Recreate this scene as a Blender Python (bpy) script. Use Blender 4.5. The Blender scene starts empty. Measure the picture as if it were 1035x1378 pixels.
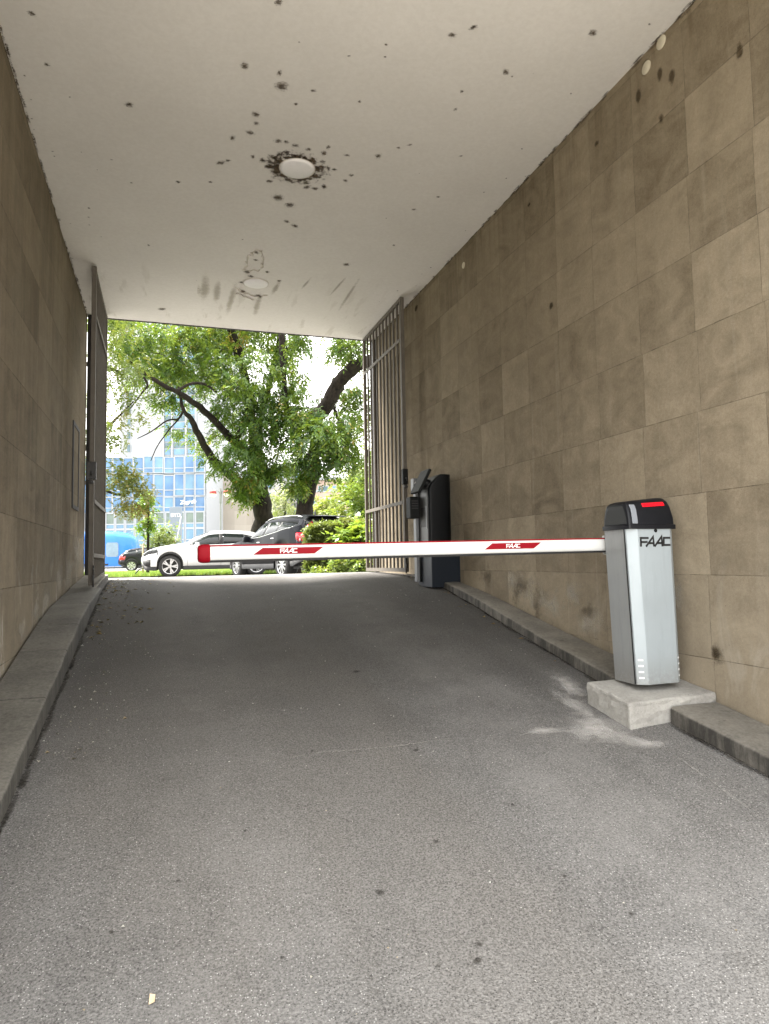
import bpy, bmesh, math, random
import numpy as np
from mathutils import Vector, Matrix

random.seed(7)
rng = np.random.default_rng(11)
SC = bpy.context.scene
COL = SC.collection
R = math.radians
S = 1.19            # metres per survey unit
Z0 = 1.60           # eye height above the ramp under the camera

# ------------------------------------------------------------------ camera
F_PX, W_PX, H_PX = 918.06, 1035.0, 1378.0
yaw, pitch, roll = 0.313928, 0.070535, -0.017735
fw = np.array([math.sin(yaw)*math.cos(pitch), math.cos(yaw)*math.cos(pitch), math.sin(pitch)])
rt = np.array([math.cos(yaw), -math.sin(yaw), 0.0])
up = np.cross(rt, fw)
rt2 = math.cos(roll)*rt + math.sin(roll)*up
up2 = -math.sin(roll)*rt + math.cos(roll)*up
CAM = np.array([0.0, 0.0, Z0])

cd = bpy.data.cameras.new('camera')
cam = bpy.data.objects.new('camera', cd)
COL.objects.link(cam)
cd.sensor_fit = 'VERTICAL'; cd.sensor_height = 36.0; cd.sensor_width = 27.0
cd.lens = F_PX/H_PX*36.0
cd.clip_end = 2000; cd.clip_start = 0.05
M = Matrix(((rt2[0], up2[0], -fw[0], 0), (rt2[1], up2[1], -fw[1], 0), (rt2[2], up2[2], -fw[2], Z0), (0, 0, 0, 1)))
cam.matrix_world = M
SC.camera = cam


def ray(u, v):
    return (u-W_PX/2)/F_PX*rt2 - (v-H_PX/2)/F_PX*up2 + fw


def at(u, v, t):                       # survey sight line to a point t metres ahead
    return CAM + t*ray(u, v)


def aty(u, v, y):
    d = ray(u, v); return CAM + d*(y/d[1])


def atx(u, v, x):
    d = ray(u, v); return CAM + d*(x/d[0])


def atz(u, v, z):
    d = ray(u, v); return CAM + d*((z-Z0)/d[2])


# ------------------------------------------------------------------ helpers
def tag(o, label=None, cat=None, group=None, kind=None):
    if label: o['label'] = label
    if cat: o['category'] = cat
    if group: o['group'] = group
    if kind: o['kind'] = kind
    return o


def empty(name, loc=(0, 0, 0), rz=0.0, label=None, cat=None, group=None):
    o = bpy.data.objects.new(name, None)
    COL.objects.link(o)
    o.location = loc; o.rotation_euler = (0, 0, rz); o.empty_display_size = 0.2
    return tag(o, label, cat, group)


class MB:
    def __init__(self):
        self.v = []; self.f = []; self.m = []

    def add(self, vs, fs, mi=0):
        n = len(self.v)
        self.v += [tuple(float(c) for c in p) for p in vs]
        self.f += [tuple(i+n for i in f) for f in fs]
        self.m += [mi]*len(fs)
        return self

    def box(self, c, s, rot=None, mi=0):
        hx, hy, hz = s[0]/2, s[1]/2, s[2]/2
        vs = [Vector((x, y, z)) for x in (-hx, hx) for y in (-hy, hy) for z in (-hz, hz)]
        if rot is not None: vs = [rot @ p for p in vs]
        vs = [p + Vector(c) for p in vs]
        return self.add(vs, [(0, 1, 3, 2), (4, 6, 7, 5), (0, 4, 5, 1), (2, 3, 7, 6), (0, 2, 6, 4), (1, 5, 7, 3)], mi)

    def box2(self, lo, hi, mi=0):
        return self.box([(a+b)/2 for a, b in zip(lo, hi)], [abs(b-a) for a, b in zip(lo, hi)], None, mi)

    def tube(self, pts, rad, n=8, cap=True, mi=0, squash=1.0):
        pts = [Vector(p) for p in pts]
        if not hasattr(rad, '__len__'): rad = [rad]*len(pts)
        rings = []
        prev = None
        for i, p in enumerate(pts):
            a = pts[max(i-1, 0)]; b = pts[min(i+1, len(pts)-1)]
            d = (b-a).normalized()
            if prev is None:
                ref = Vector((0, 0, 1)) if abs(d.z) < 0.9 else Vector((1, 0, 0))
                x = d.cross(ref).normalized()
            else:
                x = (prev - d*prev.dot(d)).normalized()
            prev = x
            y = d.cross(x)
            rings.append([p + (x*math.cos(2*math.pi*k/n) + y*math.sin(2*math.pi*k/n)*squash)*rad[i] for k in range(n)])
        vs = [q for r in rings for q in r]
        fs = []
        for i in range(len(pts)-1):
            for k in range(n):
                fs.append((i*n+k, i*n+(k+1) % n, (i+1)*n+(k+1) % n, (i+1)*n+k))
        if cap:
            fs.append(tuple(range(n-1, -1, -1))); fs.append(tuple(range((len(pts)-1)*n, len(pts)*n)))
        return self.add(vs, fs, mi)

    def loft(self, rings, closed=True, cap=True, mi=0):
        n = len(rings[0]); vs = [q for r in rings for q in r]; fs = []
        for i in range(len(rings)-1):
            for k in range(n if closed else n-1):
                fs.append((i*n+k, i*n+(k+1) % n, (i+1)*n+(k+1) % n, (i+1)*n+k))
        if cap:
            fs.append(tuple(range(n-1, -1, -1))); fs.append(tuple(range((len(rings)-1)*n, len(rings)*n)))
        return self.add(vs, fs, mi)

    def lathe(self, prof, axis='y', c=(0, 0, 0), n=32, mi=0):
        vs = []; fs = []
        for (r, h) in prof:
            for k in range(n):
                a = 2*math.pi*k/n; q = (r*math.cos(a), r*math.sin(a))
                p = {'y': (q[0], h, q[1]), 'z': (q[0], q[1], h), 'x': (h, q[0], q[1])}[axis]
                vs.append((p[0]+c[0], p[1]+c[1], p[2]+c[2]))
        for i in range(len(prof)-1):
            for k in range(n):
                fs.append((i*n+k, i*n+(k+1) % n, (i+1)*n+(k+1) % n, (i+1)*n+k))
        return self.add(vs, fs, mi)

    def build(self, name, mat, parent=None, bevel=0.0, smooth=False, seg=2, loc=None, fix=True, auto=None):
        me = bpy.data.meshes.new(name)
        me.from_pydata(self.v, [], self.f)
        mats = mat if isinstance(mat, (list, tuple)) else [mat]
        for m in mats: me.materials.append(m)
        if len(mats) > 1: me.polygons.foreach_set('material_index', self.m)
        if fix:
            bm = bmesh.new(); bm.from_mesh(me); bmesh.ops.recalc_face_normals(bm, faces=bm.faces); bm.to_mesh(me); bm.free()
        if smooth or auto:
            me.polygons.foreach_set('use_smooth', [True]*len(me.polygons))
            if auto:
                try: me.set_sharp_from_angle(angle=R(auto))
                except Exception: pass
        me.update()
        o = bpy.data.objects.new(name, me); COL.objects.link(o)
        if parent is not None: o.parent = parent
        if loc is not None: o.location = loc
        if bevel > 0:
            b = o.modifiers.new('bevel', 'BEVEL'); b.width = bevel; b.segments = seg; b.limit_method = 'ANGLE'; b.angle_limit = R(35)
        return o


def np_mesh(name, V, Fq, mat, parent=None, attr=None, uv=None, smooth=False):
    """quads from numpy arrays, with an optional per-face grey value and uv"""
    me = bpy.data.meshes.new(name)
    nv, nf = len(V), len(Fq); k = Fq.shape[1]
    me.vertices.add(nv); me.vertices.foreach_set('co', np.asarray(V, np.float32).ravel())
    me.loops.add(nf*k); me.loops.foreach_set('vertex_index', np.asarray(Fq, np.int32).ravel())
    me.polygons.add(nf); me.polygons.foreach_set('loop_start', np.arange(0, nf*k, k, dtype=np.int32))
    me.polygons.foreach_set('loop_total', np.full(nf, k, np.int32))
    if smooth: me.polygons.foreach_set('use_smooth', np.ones(nf, bool))
    me.update(calc_edges=True)
    if attr is not None:
        a = me.attributes.new('tint', 'FLOAT', 'FACE'); a.data.foreach_set('value', np.asarray(attr, np.float32))
    if uv is not None:
        l = me.uv_layers.new(name='UVMap'); l.data.foreach_set('uv', np.asarray(uv, np.float32).ravel())
    me.materials.append(mat)
    o = bpy.data.objects.new(name, me); COL.objects.link(o)
    if parent is not None: o.parent = parent
    return o


def copy_tree(o, parent=None):
    c = o.copy(); COL.objects.link(c)
    if parent is not None: c.parent = parent
    for ch in list(o.children): copy_tree(ch, c)
    return c


# ------------------------------------------------------------------ node materials
class NT:
    def __init__(self, name):
        self.m = bpy.data.materials.new(name); self.m.use_nodes = True
        self.t = self.m.node_tree; self.t.nodes.clear()
        self.out = self.n('ShaderNodeOutputMaterial')
        self._c = None

    def n(self, typ, **kw):
        nd = self.t.nodes.new(typ)
        for k, v in kw.items(): setattr(nd, k, v)
        return nd

    def put(self, sock, val):
        if isinstance(val, bpy.types.NodeSocket): self.t.links.new(val, sock)
        elif isinstance(val, (tuple, list)) and len(val) == 3 and sock.type == 'RGBA': sock.default_value = (*val, 1)
        else: sock.default_value = val

    @property
    def obj(self):
        if self._c is None: self._c = self.n('ShaderNodeTexCoord').outputs['Object']
        return self._c

    def math(self, op, a, b=0.0, c=0.0, clamp=False):
        nd = self.n('ShaderNodeMath', operation=op); nd.use_clamp = clamp
        self.put(nd.inputs[0], a); self.put(nd.inputs[1], b)
        if len(nd.inputs) > 2: self.put(nd.inputs[2], c)
        return nd.outputs[0]

    def noise(self, scale, detail=4, rough=0.55, vec=None, dist=0.0, col=False):
        nd = self.n('ShaderNodeTexNoise'); nd.inputs['Scale'].default_value = scale
        nd.inputs['Detail'].default_value = detail; nd.inputs['Roughness'].default_value = rough
        nd.inputs['Distortion'].default_value = dist
        self.t.links.new(vec if vec is not None else self.obj, nd.inputs['Vector'])
        return nd.outputs['Color' if col else 'Fac']

    def vor(self, scale, vec=None, feature='F1', out='Distance', rand=1.0):
        nd = self.n('ShaderNodeTexVoronoi', feature=feature); nd.inputs['Scale'].default_value = scale
        nd.inputs['Randomness'].default_value = rand
        self.t.links.new(vec if vec is not None else self.obj, nd.inputs['Vector'])
        return nd.outputs[out]

    def map(self, v, a, b, c=0.0, d=1.0, smooth=False):
        nd = self.n('ShaderNodeMapRange', interpolation_type='SMOOTHSTEP' if smooth else 'LINEAR'); nd.clamp = True
        self.put(nd.inputs[0], v)
        for i, x in enumerate((a, b, c, d)): self.put(nd.inputs[i+1], x)
        return nd.outputs[0]

    def mix(self, fac, a, b, blend='MIX'):
        nd = self.n('ShaderNodeMix', data_type='RGBA', blend_type=blend)
        self.put(nd.inputs[0], fac); self.put(nd.inputs[6], a); self.put(nd.inputs[7], b)
        return nd.outputs[2]

    def scale(self, x, y, z, vec=None):
        nd = self.n('ShaderNodeVectorMath', operation='MULTIPLY'); self.t.links.new(vec if vec is not None else self.obj, nd.inputs[0])
        nd.inputs[1].default_value = (x, y, z); return nd.outputs[0]

    def sep(self, vec=None):
        nd = self.n('ShaderNodeSeparateXYZ'); self.t.links.new(vec if vec is not None else self.obj, nd.inputs[0]); return nd.outputs

    def comb(self, x, y, z):
        nd = self.n('ShaderNodeCombineXYZ')
        for i, q in enumerate((x, y, z)): self.put(nd.inputs[i], q)
        return nd.outputs[0]

    def bump(self, h, strength=0.3, dist=0.01, normal=None):
        nd = self.n('ShaderNodeBump'); nd.inputs['Strength'].default_value = strength; nd.inputs['Distance'].default_value = dist
        self.put(nd.inputs['Height'], h)
        if normal is not None: self.t.links.new(normal, nd.inputs['Normal'])
        return nd.outputs[0]

    def attr(self, name):
        nd = self.n('ShaderNodeAttribute', attribute_name=name); return nd.outputs['Fac']

    def pbr(self, col, rough=0.6, metal=0.0, normal=None, spec=0.5, alpha=None, emit=None, estr=0.0, coat=0.0, trans=0.0, ior=None):
        nd = self.n('ShaderNodeBsdfPrincipled')
        self.put(nd.inputs['Base Color'], col); self.put(nd.inputs['Roughness'], rough); self.put(nd.inputs['Metallic'], metal)
        nd.inputs['Specular IOR Level'].default_value = spec
        if normal is not None: self.t.links.new(normal, nd.inputs['Normal'])
        if alpha is not None: self.put(nd.inputs['Alpha'], alpha)
        if emit is not None:
            self.put(nd.inputs['Emission Color'], emit); nd.inputs['Emission Strength'].default_value = estr
        if coat: nd.inputs['Coat Weight'].default_value = coat; nd.inputs['Coat Roughness'].default_value = 0.05
        if trans: nd.inputs['Transmission Weight'].default_value = trans
        if ior: nd.inputs['IOR'].default_value = ior
        self.t.links.new(nd.outputs[0], self.out.inputs[0])
        return nd


def plain(name, col, rough=0.5, metal=0.0, var=0.12, nscale=6.0, bump=0.0, bscale=80.0, spec=0.5, coat=0.0, emit=None, estr=0.0):
    t = NT(name)
    n1 = t.noise(nscale, 5, 0.6); n2 = t.noise(nscale*9, 3, 0.6)
    k = t.math('ADD', t.math('MULTIPLY', n1, 0.65), t.math('MULTIPLY', n2, 0.35))
    lo = tuple(c*(1-var) for c in col); hi = tuple(min(1, c*(1+var)) for c in col)
    c = t.mix(t.map(k, 0.32, 0.68), lo, hi)
    rr = t.map(k, 0.3, 0.7, max(0.02, rough-0.06), min(1, rough+0.08))
    nm = t.bump(t.noise(bscale, 4, 0.6), bump, 0.004) if bump > 0 else None
    t.pbr(c, rr, metal, nm, spec=spec, coat=coat, emit=emit, estr=estr)
    return t.m


def mat_stone(name, lo, hi, y0, z0, cw, ch, seed, green=0.0, pale=0.5, cellw=0.2, jw=1.0, streakw=0.22):
    t = NT(name)
    x, y, z = t.sep()
    wob = t.noise(1.3, 2, 0.5)
    u0 = t.math('ADD', t.math('DIVIDE', t.math('SUBTRACT', y, y0), cw), t.math('MULTIPLY', t.math('SUBTRACT', wob, 0.5), 0.03))
    v0 = t.math('ADD', t.math('DIVIDE', t.math('SUBTRACT', z, z0), ch), t.math('MULTIPLY', t.math('SUBTRACT', t.noise(0.9, 2), 0.5), 0.015))
    row = t.math('FLOOR', v0)
    wn = t.n('ShaderNodeTexWhiteNoise', noise_dimensions='1D'); t.put(wn.inputs['W'], t.math('ADD', row, seed+0.37))
    u = t.math('ADD', u0, t.math('MULTIPLY', t.math('SUBTRACT', wn.outputs['Value'], 0.5), 0.09))
    ci = t.math('FLOOR', u)
    w2 = t.n('ShaderNodeTexWhiteNoise', noise_dimensions='2D'); t.t.links.new(t.comb(t.math('ADD', ci, seed), row, 0), w2.inputs['Vector'])
    cell = w2.outputs['Value']
    fu = t.math('FRACT', u); fv = t.math('FRACT', v0)
    du = t.math('MULTIPLY', t.math('MINIMUM', fu, t.math('SUBTRACT', 1.0, fu)), cw)
    dv = t.math('MULTIPLY', t.math('MINIMUM', fv, t.math('SUBTRACT', 1.0, fv)), ch)
    jn = t.noise(9.0, 7, 0.8)
    wv = t.map(jn, 0.35, 0.65, 0.001*jw, 0.005*jw)
    jv = t.math('SUBTRACT', 1.0, t.map(du, 0.0, t.math('MULTIPLY', wv, 0.75)))
    jh = t.math('SUBTRACT', 1.0, t.map(dv, 0.0, wv))
    joint = t.math('MAXIMUM', jv, jh)
    # stone figure: a different veining direction for each slab
    off = t.n('ShaderNodeVectorMath', operation='ADD'); t.t.links.new(t.obj, off.inputs[0])
    t.t.links.new(t.comb(0, t.math('MULTIPLY', cell, 37.0), t.math('MULTIPLY', cell, 53.0)), off.inputs[1])
    vein = t.noise(2.2, 6, 0.6, t.scale(1, 1.0, 1.6, off.outputs[0]), dist=1.4)
    grain = t.noise(48, 8, 0.82)
    fine = t.noise(220, 2, 0.6)
    streak = t.noise(3.0, 5, 0.6, t.scale(1, 2.2, 0.16))
    big = t.noise(0.55, 4, 0.6)
    k = t.math('ADD', t.math('MULTIPLY', cell, cellw), t.math('MULTIPLY', vein, 0.84-cellw))
    k = t.math('ADD', k, t.math('SUBTRACT', t.math('MULTIPLY', streak, streakw), (streakw-0.22)*0.5)); k = t.math('ADD', k, t.math('MULTIPLY', big, 0.26))
    col = t.mix(t.map(k, 0.42, 0.86), lo, hi)
    mott = t.noise(13, 9, 0.8)
    col = t.mix(t.map(mott, 0.35, 0.65, 0, 0.30), col, t.mix(0.5, col, (0.02, 0.015, 0.01)))
    blo = t.noise(1.7, 7, 0.7, dist=0.5)
    col = t.mix(t.map(blo, 0.52, 0.68, 0, 0.45, True), col, t.mix(0.45, col, (0.04, 0.03, 0.018)))
    sl = t.noise(4.5, 5, 0.65, t.scale(1, 3.2, 0.12))
    col = t.mix(t.map(sl, 0.55, 0.72, 0, 0.32, True), col, (0.36, 0.32, 0.25))
    g = t.math('ADD', t.math('MULTIPLY', grain, 0.6), t.math('MULTIPLY', fine, 0.4))
    col = t.mix(t.map(g, 0.3, 0.7, 0.0, 1.0), t.mix(0.34, col, (0.03, 0.022, 0.014)), t.mix(0.16, col, (0.62, 0.56, 0.46)))
    # browner grime upward, paler low down; the daylight falloff is painted in with it
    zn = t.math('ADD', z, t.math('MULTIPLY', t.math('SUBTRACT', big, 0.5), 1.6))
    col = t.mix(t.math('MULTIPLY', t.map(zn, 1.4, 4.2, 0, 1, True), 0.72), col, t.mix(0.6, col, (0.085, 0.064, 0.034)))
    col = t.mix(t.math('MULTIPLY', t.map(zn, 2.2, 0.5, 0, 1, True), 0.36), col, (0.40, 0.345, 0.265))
    # efflorescence and dark damp near the foot
    ef = t.noise(2.6, 6, 0.68, t.scale(1, 1.3, 0.55), dist=0.8)
    lowm = t.map(z, 1.9, 0.85, 0, 1, True)
    col = t.mix(t.math('MULTIPLY', t.math('MULTIPLY', t.map(ef, 0.53, 0.66, 0, 1, True), lowm), pale), col, (0.60, 0.58, 0.53))
    dk = t.noise(3.1, 6, 0.7, t.scale(1, 1, 0.8), dist=0.6)
    col = t.mix(t.math('MULTIPLY', t.math('MULTIPLY', t.map(dk, 0.56, 0.72, 0, 1, True), lowm), 0.55), col, (0.07, 0.055, 0.038))
    # drips from the ceiling line
    dr = t.noise(5.0, 3, 0.6, t.scale(1, 3.0, 0.25))
    col = t.mix(t.math('MULTIPLY', t.math('MULTIPLY', t.map(dr, 0.5, 0.7, 0, 1, True), t.map(z, 4.4, 5.05, 0, 1)), 0.5), col, (0.10, 0.075, 0.045))
    pits = t.vor(26, out='Distance'); pm = t.math('MULTIPLY', t.map(pits, 0.10, 0.05), t.map(t.noise(4, 2), 0.55, 0.62))
    col = t.mix(t.math('MULTIPLY', pm, 0.6), col, (0.07, 0.055, 0.04))
    if green: col = t.mix(t.math('MULTIPLY', t.map(t.noise(1.2, 4), 0.45, 0.7), green), col, (0.20, 0.20, 0.15))
    col = t.mix(t.math('MULTIPLY', joint, t.map(jn, 0.35, 0.65, 0.08, 0.85)), col, (0.035, 0.028, 0.02))
    h = t.math('ADD', t.math('MULTIPLY', grain, 0.35), t.math('MULTIPLY', vein, 0.3))
    h = t.math('SUBTRACT', t.math('ADD', h, t.math('MULTIPLY', cell, 0.35)), t.math('MULTIPLY', joint, 0.7))
    t.pbr(col, t.map(vein, 0.3, 0.7, 0.82, 0.95), 0, t.bump(h, 0.6, 0.010), spec=0.08)
    return t.m


def mat_ceiling():
    t = NT('ceiling_plaster')
    n = t.noise(0.7, 5, 0.6); f = t.noise(30, 4, 0.6); g = t.noise(160, 2)
    col = t.mix(t.map(n, 0.3, 0.7), (0.75, 0.735, 0.70), (0.83, 0.815, 0.78))
    col = t.mix(t.map(f, 0.35, 0.65, 0, 0.12), col, (0.45, 0.42, 0.37))
    x, y, z = t.sep()
    st = t.noise(2.2, 4, 0.6, t.scale(2.6, 0.5, 1)); m = t.math('MULTIPLY', t.map(st, 0.56, 0.66, 0, 1, True), t.map(y, 7.5, 9.3))
    col = t.mix(t.math('MULTIPLY', m, 0.28), col, (0.36, 0.33, 0.27))
    t.pbr(col, 0.85, 0, t.bump(t.math('ADD', t.math('MULTIPLY', f, 0.6), t.math('MULTIPLY', g, 0.4)), 0.12, 0.004), spec=0.2)
    return t.m


def mat_asphalt(name, base=0.115, dust=True):
    t = NT(name)
    x, y, z = t.sep()
    big = t.noise(0.45, 5, 0.62); mid = t.noise(3.0, 5, 0.65); fine = t.noise(120, 3, 0.7); f2 = t.noise(330, 2, 0.6)
    agg = t.vor(150, out='Color'); sa = t.n('ShaderNodeSeparateColor'); t.t.links.new(agg, sa.inputs[0])
    agd = t.vor(150)
    k = t.math('ADD', t.math('MULTIPLY', big, 0.5), t.math('MULTIPLY', mid, 0.5))
    b = base
    col = t.mix(t.map(k, 0.34, 0.66), (b*0.76, b*0.73, b*0.705), (b*1.30, b*1.265, b*1.225))
    st_ = t.noise(1.1, 5, 0.65, t.scale(2.4, 0.22, 1))
    col = t.mix(t.map(st_, 0.40, 0.60, 0, 0.55), col, t.mix(0.62, col, (0.03, 0.028, 0.026)))
    pt_ = t.noise(1.6, 8, 0.72, dist=0.6)
    col = t.mix(t.map(pt_, 0.54, 0.64, 0, 0.38, True), col, t.mix(0.55, col, (0.025, 0.023, 0.021)))
    col = t.mix(t.map(t.noise(2.3, 8, 0.75), 0.56, 0.68, 0, 0.30, True), col, (b*1.75, b*1.72, b*1.66))
    br = t.noise(0.75, 3, 0.5, t.scale(1.2, 0.35, 1))
    col = t.mix(t.map(br, 0.5, 0.66, 0, 0.45, True), col, (b*1.10, b*1.0, b*0.88))
    lane = t.map(t.math('ABSOLUTE', t.math('SUBTRACT', t.math('ADD', x, t.math('MULTIPLY', t.math('SUBTRACT', t.noise(0.9, 3), 0.5), 0.5)), 1.0)), 0.62, 0.12, 0, 1, True)
    if dust: col = t.mix(t.math('MULTIPLY', lane, 0.5), col, (b*1.02, b*0.93, b*0.83))
    # individual stones of the wearing course
    col = t.mix(t.map(fine, 0.32, 0.68, 0, 0.8), t.mix(0.62, col, (0.015, 0.014, 0.013)), t.mix(0.42, col, (0.46, 0.45, 0.43)))
    stone = t.math('MULTIPLY', t.map(sa.outputs[0], 0.86, 0.93), t.map(agd, 0.42, 0.30))
    col = t.mix(t.math('MULTIPLY', stone, t.math('SUBTRACT', 0.8, t.math('MULTIPLY', lane, 0.55))), col, (0.52, 0.51, 0.49))
    dark = t.math('MULTIPLY', t.map(sa.outputs[1], 0.80, 0.90), t.map(agd, 0.45, 0.3))
    col = t.mix(t.math('MULTIPLY', dark, 0.8), col, (0.025, 0.024, 0.023))
    if dust:
        # dark mid-ramp zone: oily film and painted-in shade, pale dry wheel tracks in front
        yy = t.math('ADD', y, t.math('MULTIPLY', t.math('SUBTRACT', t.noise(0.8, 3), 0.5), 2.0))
        oil_shade = t.math('MULTIPLY', t.map(yy, 2.6, 6.0, 0, 1, True), t.map(yy, 10.4, 9.2, 0, 1, True))
        col = t.mix(t.math('MULTIPLY', t.math('MAXIMUM', oil_shade, t.map(yy, 9.0, 10.5, 0, 0.35)), 0.70), col, t.mix(0.85, col, (0.016, 0.014, 0.0125)))  # crest colour lowered as well, to offset the strong light there
        tr = t.math('SUBTRACT', 1.0, t.map(t.math('ABSOLUTE', t.math('SUBTRACT', t.math('ABSOLUTE', t.math('SUBTRACT', x, 1.05)), 0.85)), 0.1, 0.5, 0, 1, True))
        col = t.mix(t.math('MULTIPLY', t.math('MULTIPLY', tr, t.map(mid, 0.3, 0.7)), 0.20), col, (0.30, 0.29, 0.275))
        #cr = t.vor(0.62, vec=t.n('ShaderNodeVectorMath').outputs[0], feature='DISTANCE_TO_EDGE') if False else None
    rgh = t.map(mid, 0.3, 0.7, 0.74, 0.92)
    h = t.math('ADD', t.math('MULTIPLY', fine, 0.6), t.math('MULTIPLY', t.math('SUBTRACT', 1.0, agd), 0.5))
    t.pbr(col, rgh, 0, t.bump(t.math('ADD', h, t.math('MULTIPLY', f2, 0.2)), 0.7, 0.006), spec=0.22)
    return t.m


def mat_decal(name, col, soft=0.35, nscale=26.0, amp=1.3, maxa=0.9, thr=0.42, col2=None, detail=6):
    """irregular blotch: uv distance from the middle broken up by noise; needs 'UVMap'"""
    t = NT(name)
    uv = t.n('ShaderNodeTexCoord').outputs['UV']
    sb = t.n('ShaderNodeVectorMath', operation='SUBTRACT'); t.t.links.new(uv, sb.inputs[0]); sb.inputs[1].default_value = (0.5, 0.5, 0)
    ln = t.n('ShaderNodeVectorMath', operation='LENGTH'); t.t.links.new(sb.outputs[0], ln.inputs[0])
    r = t.math('MULTIPLY', ln.outputs['Value'], 2.0)
    n = t.noise(nscale, detail, 0.68)
    s = t.math('ADD', t.math('SUBTRACT', 1.0, r), t.math('MULTIPLY', t.math('SUBTRACT', n, 0.5), amp))
    edge = t.map(r, 1.0, 0.82)
    a = t.math('MULTIPLY', t.math('MULTIPLY', t.map(s, thr, thr+soft, 0, 1, True), edge), maxa)
    c = t.mix(t.map(t.noise(nscale*2.5, 3), 0.35, 0.65), col, col2 or tuple(q*2.2 for q in col))
    t.pbr(c, 0.9, 0, None, spec=0.1, alpha=a)
    return t.m


def mat_concrete(name, c0, c1, worn=True, bscale=60, face_dark=0.0):
    t = NT(name)
    n = t.noise(2.2, 6, 0.65); f = t.noise(45, 4, 0.7); g = t.noise(190, 2)
    col = t.mix(t.map(n, 0.33, 0.67), c0, c1)
    col = t.mix(t.map(f, 0.3, 0.7, 0, 1), t.mix(0.22, col, (0.04, 0.038, 0.034)), t.mix(0.12, col, (0.6, 0.58, 0.54)))
    sp = t.vor(70); col = t.mix(t.math('MULTIPLY', t.map(sp, 0.16, 0.10), 0.55), col, (0.07, 0.065, 0.06))
    dr = t.noise(6.0, 5, 0.7, t.scale(1.6, 1.6, 0.2))
    if worn: col = t.mix(t.map(dr, 0.55, 0.72, 0, 0.55, True), col, (0.05, 0.047, 0.043))
    if face_dark:  # steep faces get a darker tone, broken up by noise
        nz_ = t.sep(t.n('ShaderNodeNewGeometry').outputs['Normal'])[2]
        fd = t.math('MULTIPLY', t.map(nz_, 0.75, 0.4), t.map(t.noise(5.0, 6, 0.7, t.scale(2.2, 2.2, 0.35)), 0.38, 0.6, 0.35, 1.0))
        col = t.mix(t.math('MULTIPLY', fd, face_dark), col, (0.018, 0.017, 0.016))
    t.pbr(col, 0.8, 0, t.bump(t.math('ADD', t.math('MULTIPLY', f, 0.7), t.math('MULTIPLY', g, 0.3)), 0.4, 0.006), spec=0.3)
    return t.m


def mat_leaf(name, ramp, trans=0.45):
    t = NT(name)
    a = t.attr('tint')
    cr = t.n('ShaderNodeValToRGB'); t.t.links.new(a, cr.inputs[0])
    e = cr.color_ramp.elements
    while len(e) < len(ramp): e.new(0.5)
    for el, (pos, c) in zip(e, ramp): el.position = pos; el.color = (*c, 1)
    d = t.n('ShaderNodeBsdfDiffuse'); t.t.links.new(cr.outputs[0], d.inputs[0])
    tr = t.n('ShaderNodeBsdfTranslucent')
    t.put(tr.inputs[0], t.mix(0.5, cr.outputs[0], (0.28, 0.36, 0.03), 'MIX'))
    gl = t.n('ShaderNodeBsdfGlossy'); gl.inputs['Roughness'].default_value = 0.42; gl.inputs[0].default_value = (0.8, 0.85, 0.8, 1)
    m1 = t.n('ShaderNodeMixShader'); m1.inputs[0].default_value = trans
    t.t.links.new(d.outputs[0], m1.inputs[1]); t.t.links.new(tr.outputs[0], m1.inputs[2])
    m2 = t.n('ShaderNodeMixShader'); m2.inputs[0].default_value = 0.05
    t.t.links.new(m1.outputs[0], m2.inputs[1]); t.t.links.new(gl.outputs[0], m2.inputs[2])
    t.t.links.new(m2.outputs[0], t.out.inputs[0])
    return t.m


def mat_bark():
    t = NT('bark')
    n = t.noise(9, 6, 0.7, t.scale(1, 1, 0.3)); f = t.noise(45, 4, 0.7)
    col = t.mix(t.map(n, 0.35, 0.65), (0.006, 0.0048, 0.0038), (0.027, 0.021, 0.016))
    col = t.mix(t.map(t.noise(2.5, 4), 0.55, 0.7, 0, 0.3), col, (0.028, 0.03, 0.016))
    t.pbr(col, 0.9, 0, t.bump(t.math('ADD', n, t.math('MULTIPLY', f, 0.4)), 0.9, 0.05), spec=0.2)
    return t.m


def mat_glass_dark(name, col=(0.012, 0.014, 0.016), rough=0.05):
    t = NT(name)
    n = t.noise(3.0, 2)
    t.pbr(t.mix(n, col, tuple(c*1.8 for c in col)), rough, 0, None, spec=0.45)
    return t.m


def mat_cabinet(name, col, rough, metal):
    t = NT(name)
    x, y, z = t.sep()
    n = t.noise(3, 5, 0.6); st = t.noise(22, 6, 0.7, t.scale(1, 1, 0.12)); sc = t.noise(90, 3, 0.5, t.scale(1, 1, 0.05)); sp = t.noise(60, 6, 0.75)
    c = t.mix(t.map(n, 0.3, 0.7), tuple(q*0.93 for q in col), tuple(q*1.05 for q in col))
    c = t.mix(t.map(st, 0.52, 0.72, 0, 0.22), c, tuple(q*0.62 for q in col))
    c = t.mix(t.map(sc, 0.68, 0.74, 0, 0.25), c, tuple(min(1, q*1.35) for q in col))
    low = t.math('MULTIPLY', t.map(t.math('ADD', z, t.math('MULTIPLY', sp, 0.25)), 0.36, 0.08, 0, 1, True), t.map(sp, 0.35, 0.65, 0.2, 0.75))
    c = t.mix(low, c, (0.17, 0.15, 0.125))
    t.pbr(c, t.map(st, 0.4, 0.7, rough, rough+0.2), metal, t.bump(t.noise(260, 2), 0.04, 0.002)); return t.m


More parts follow.
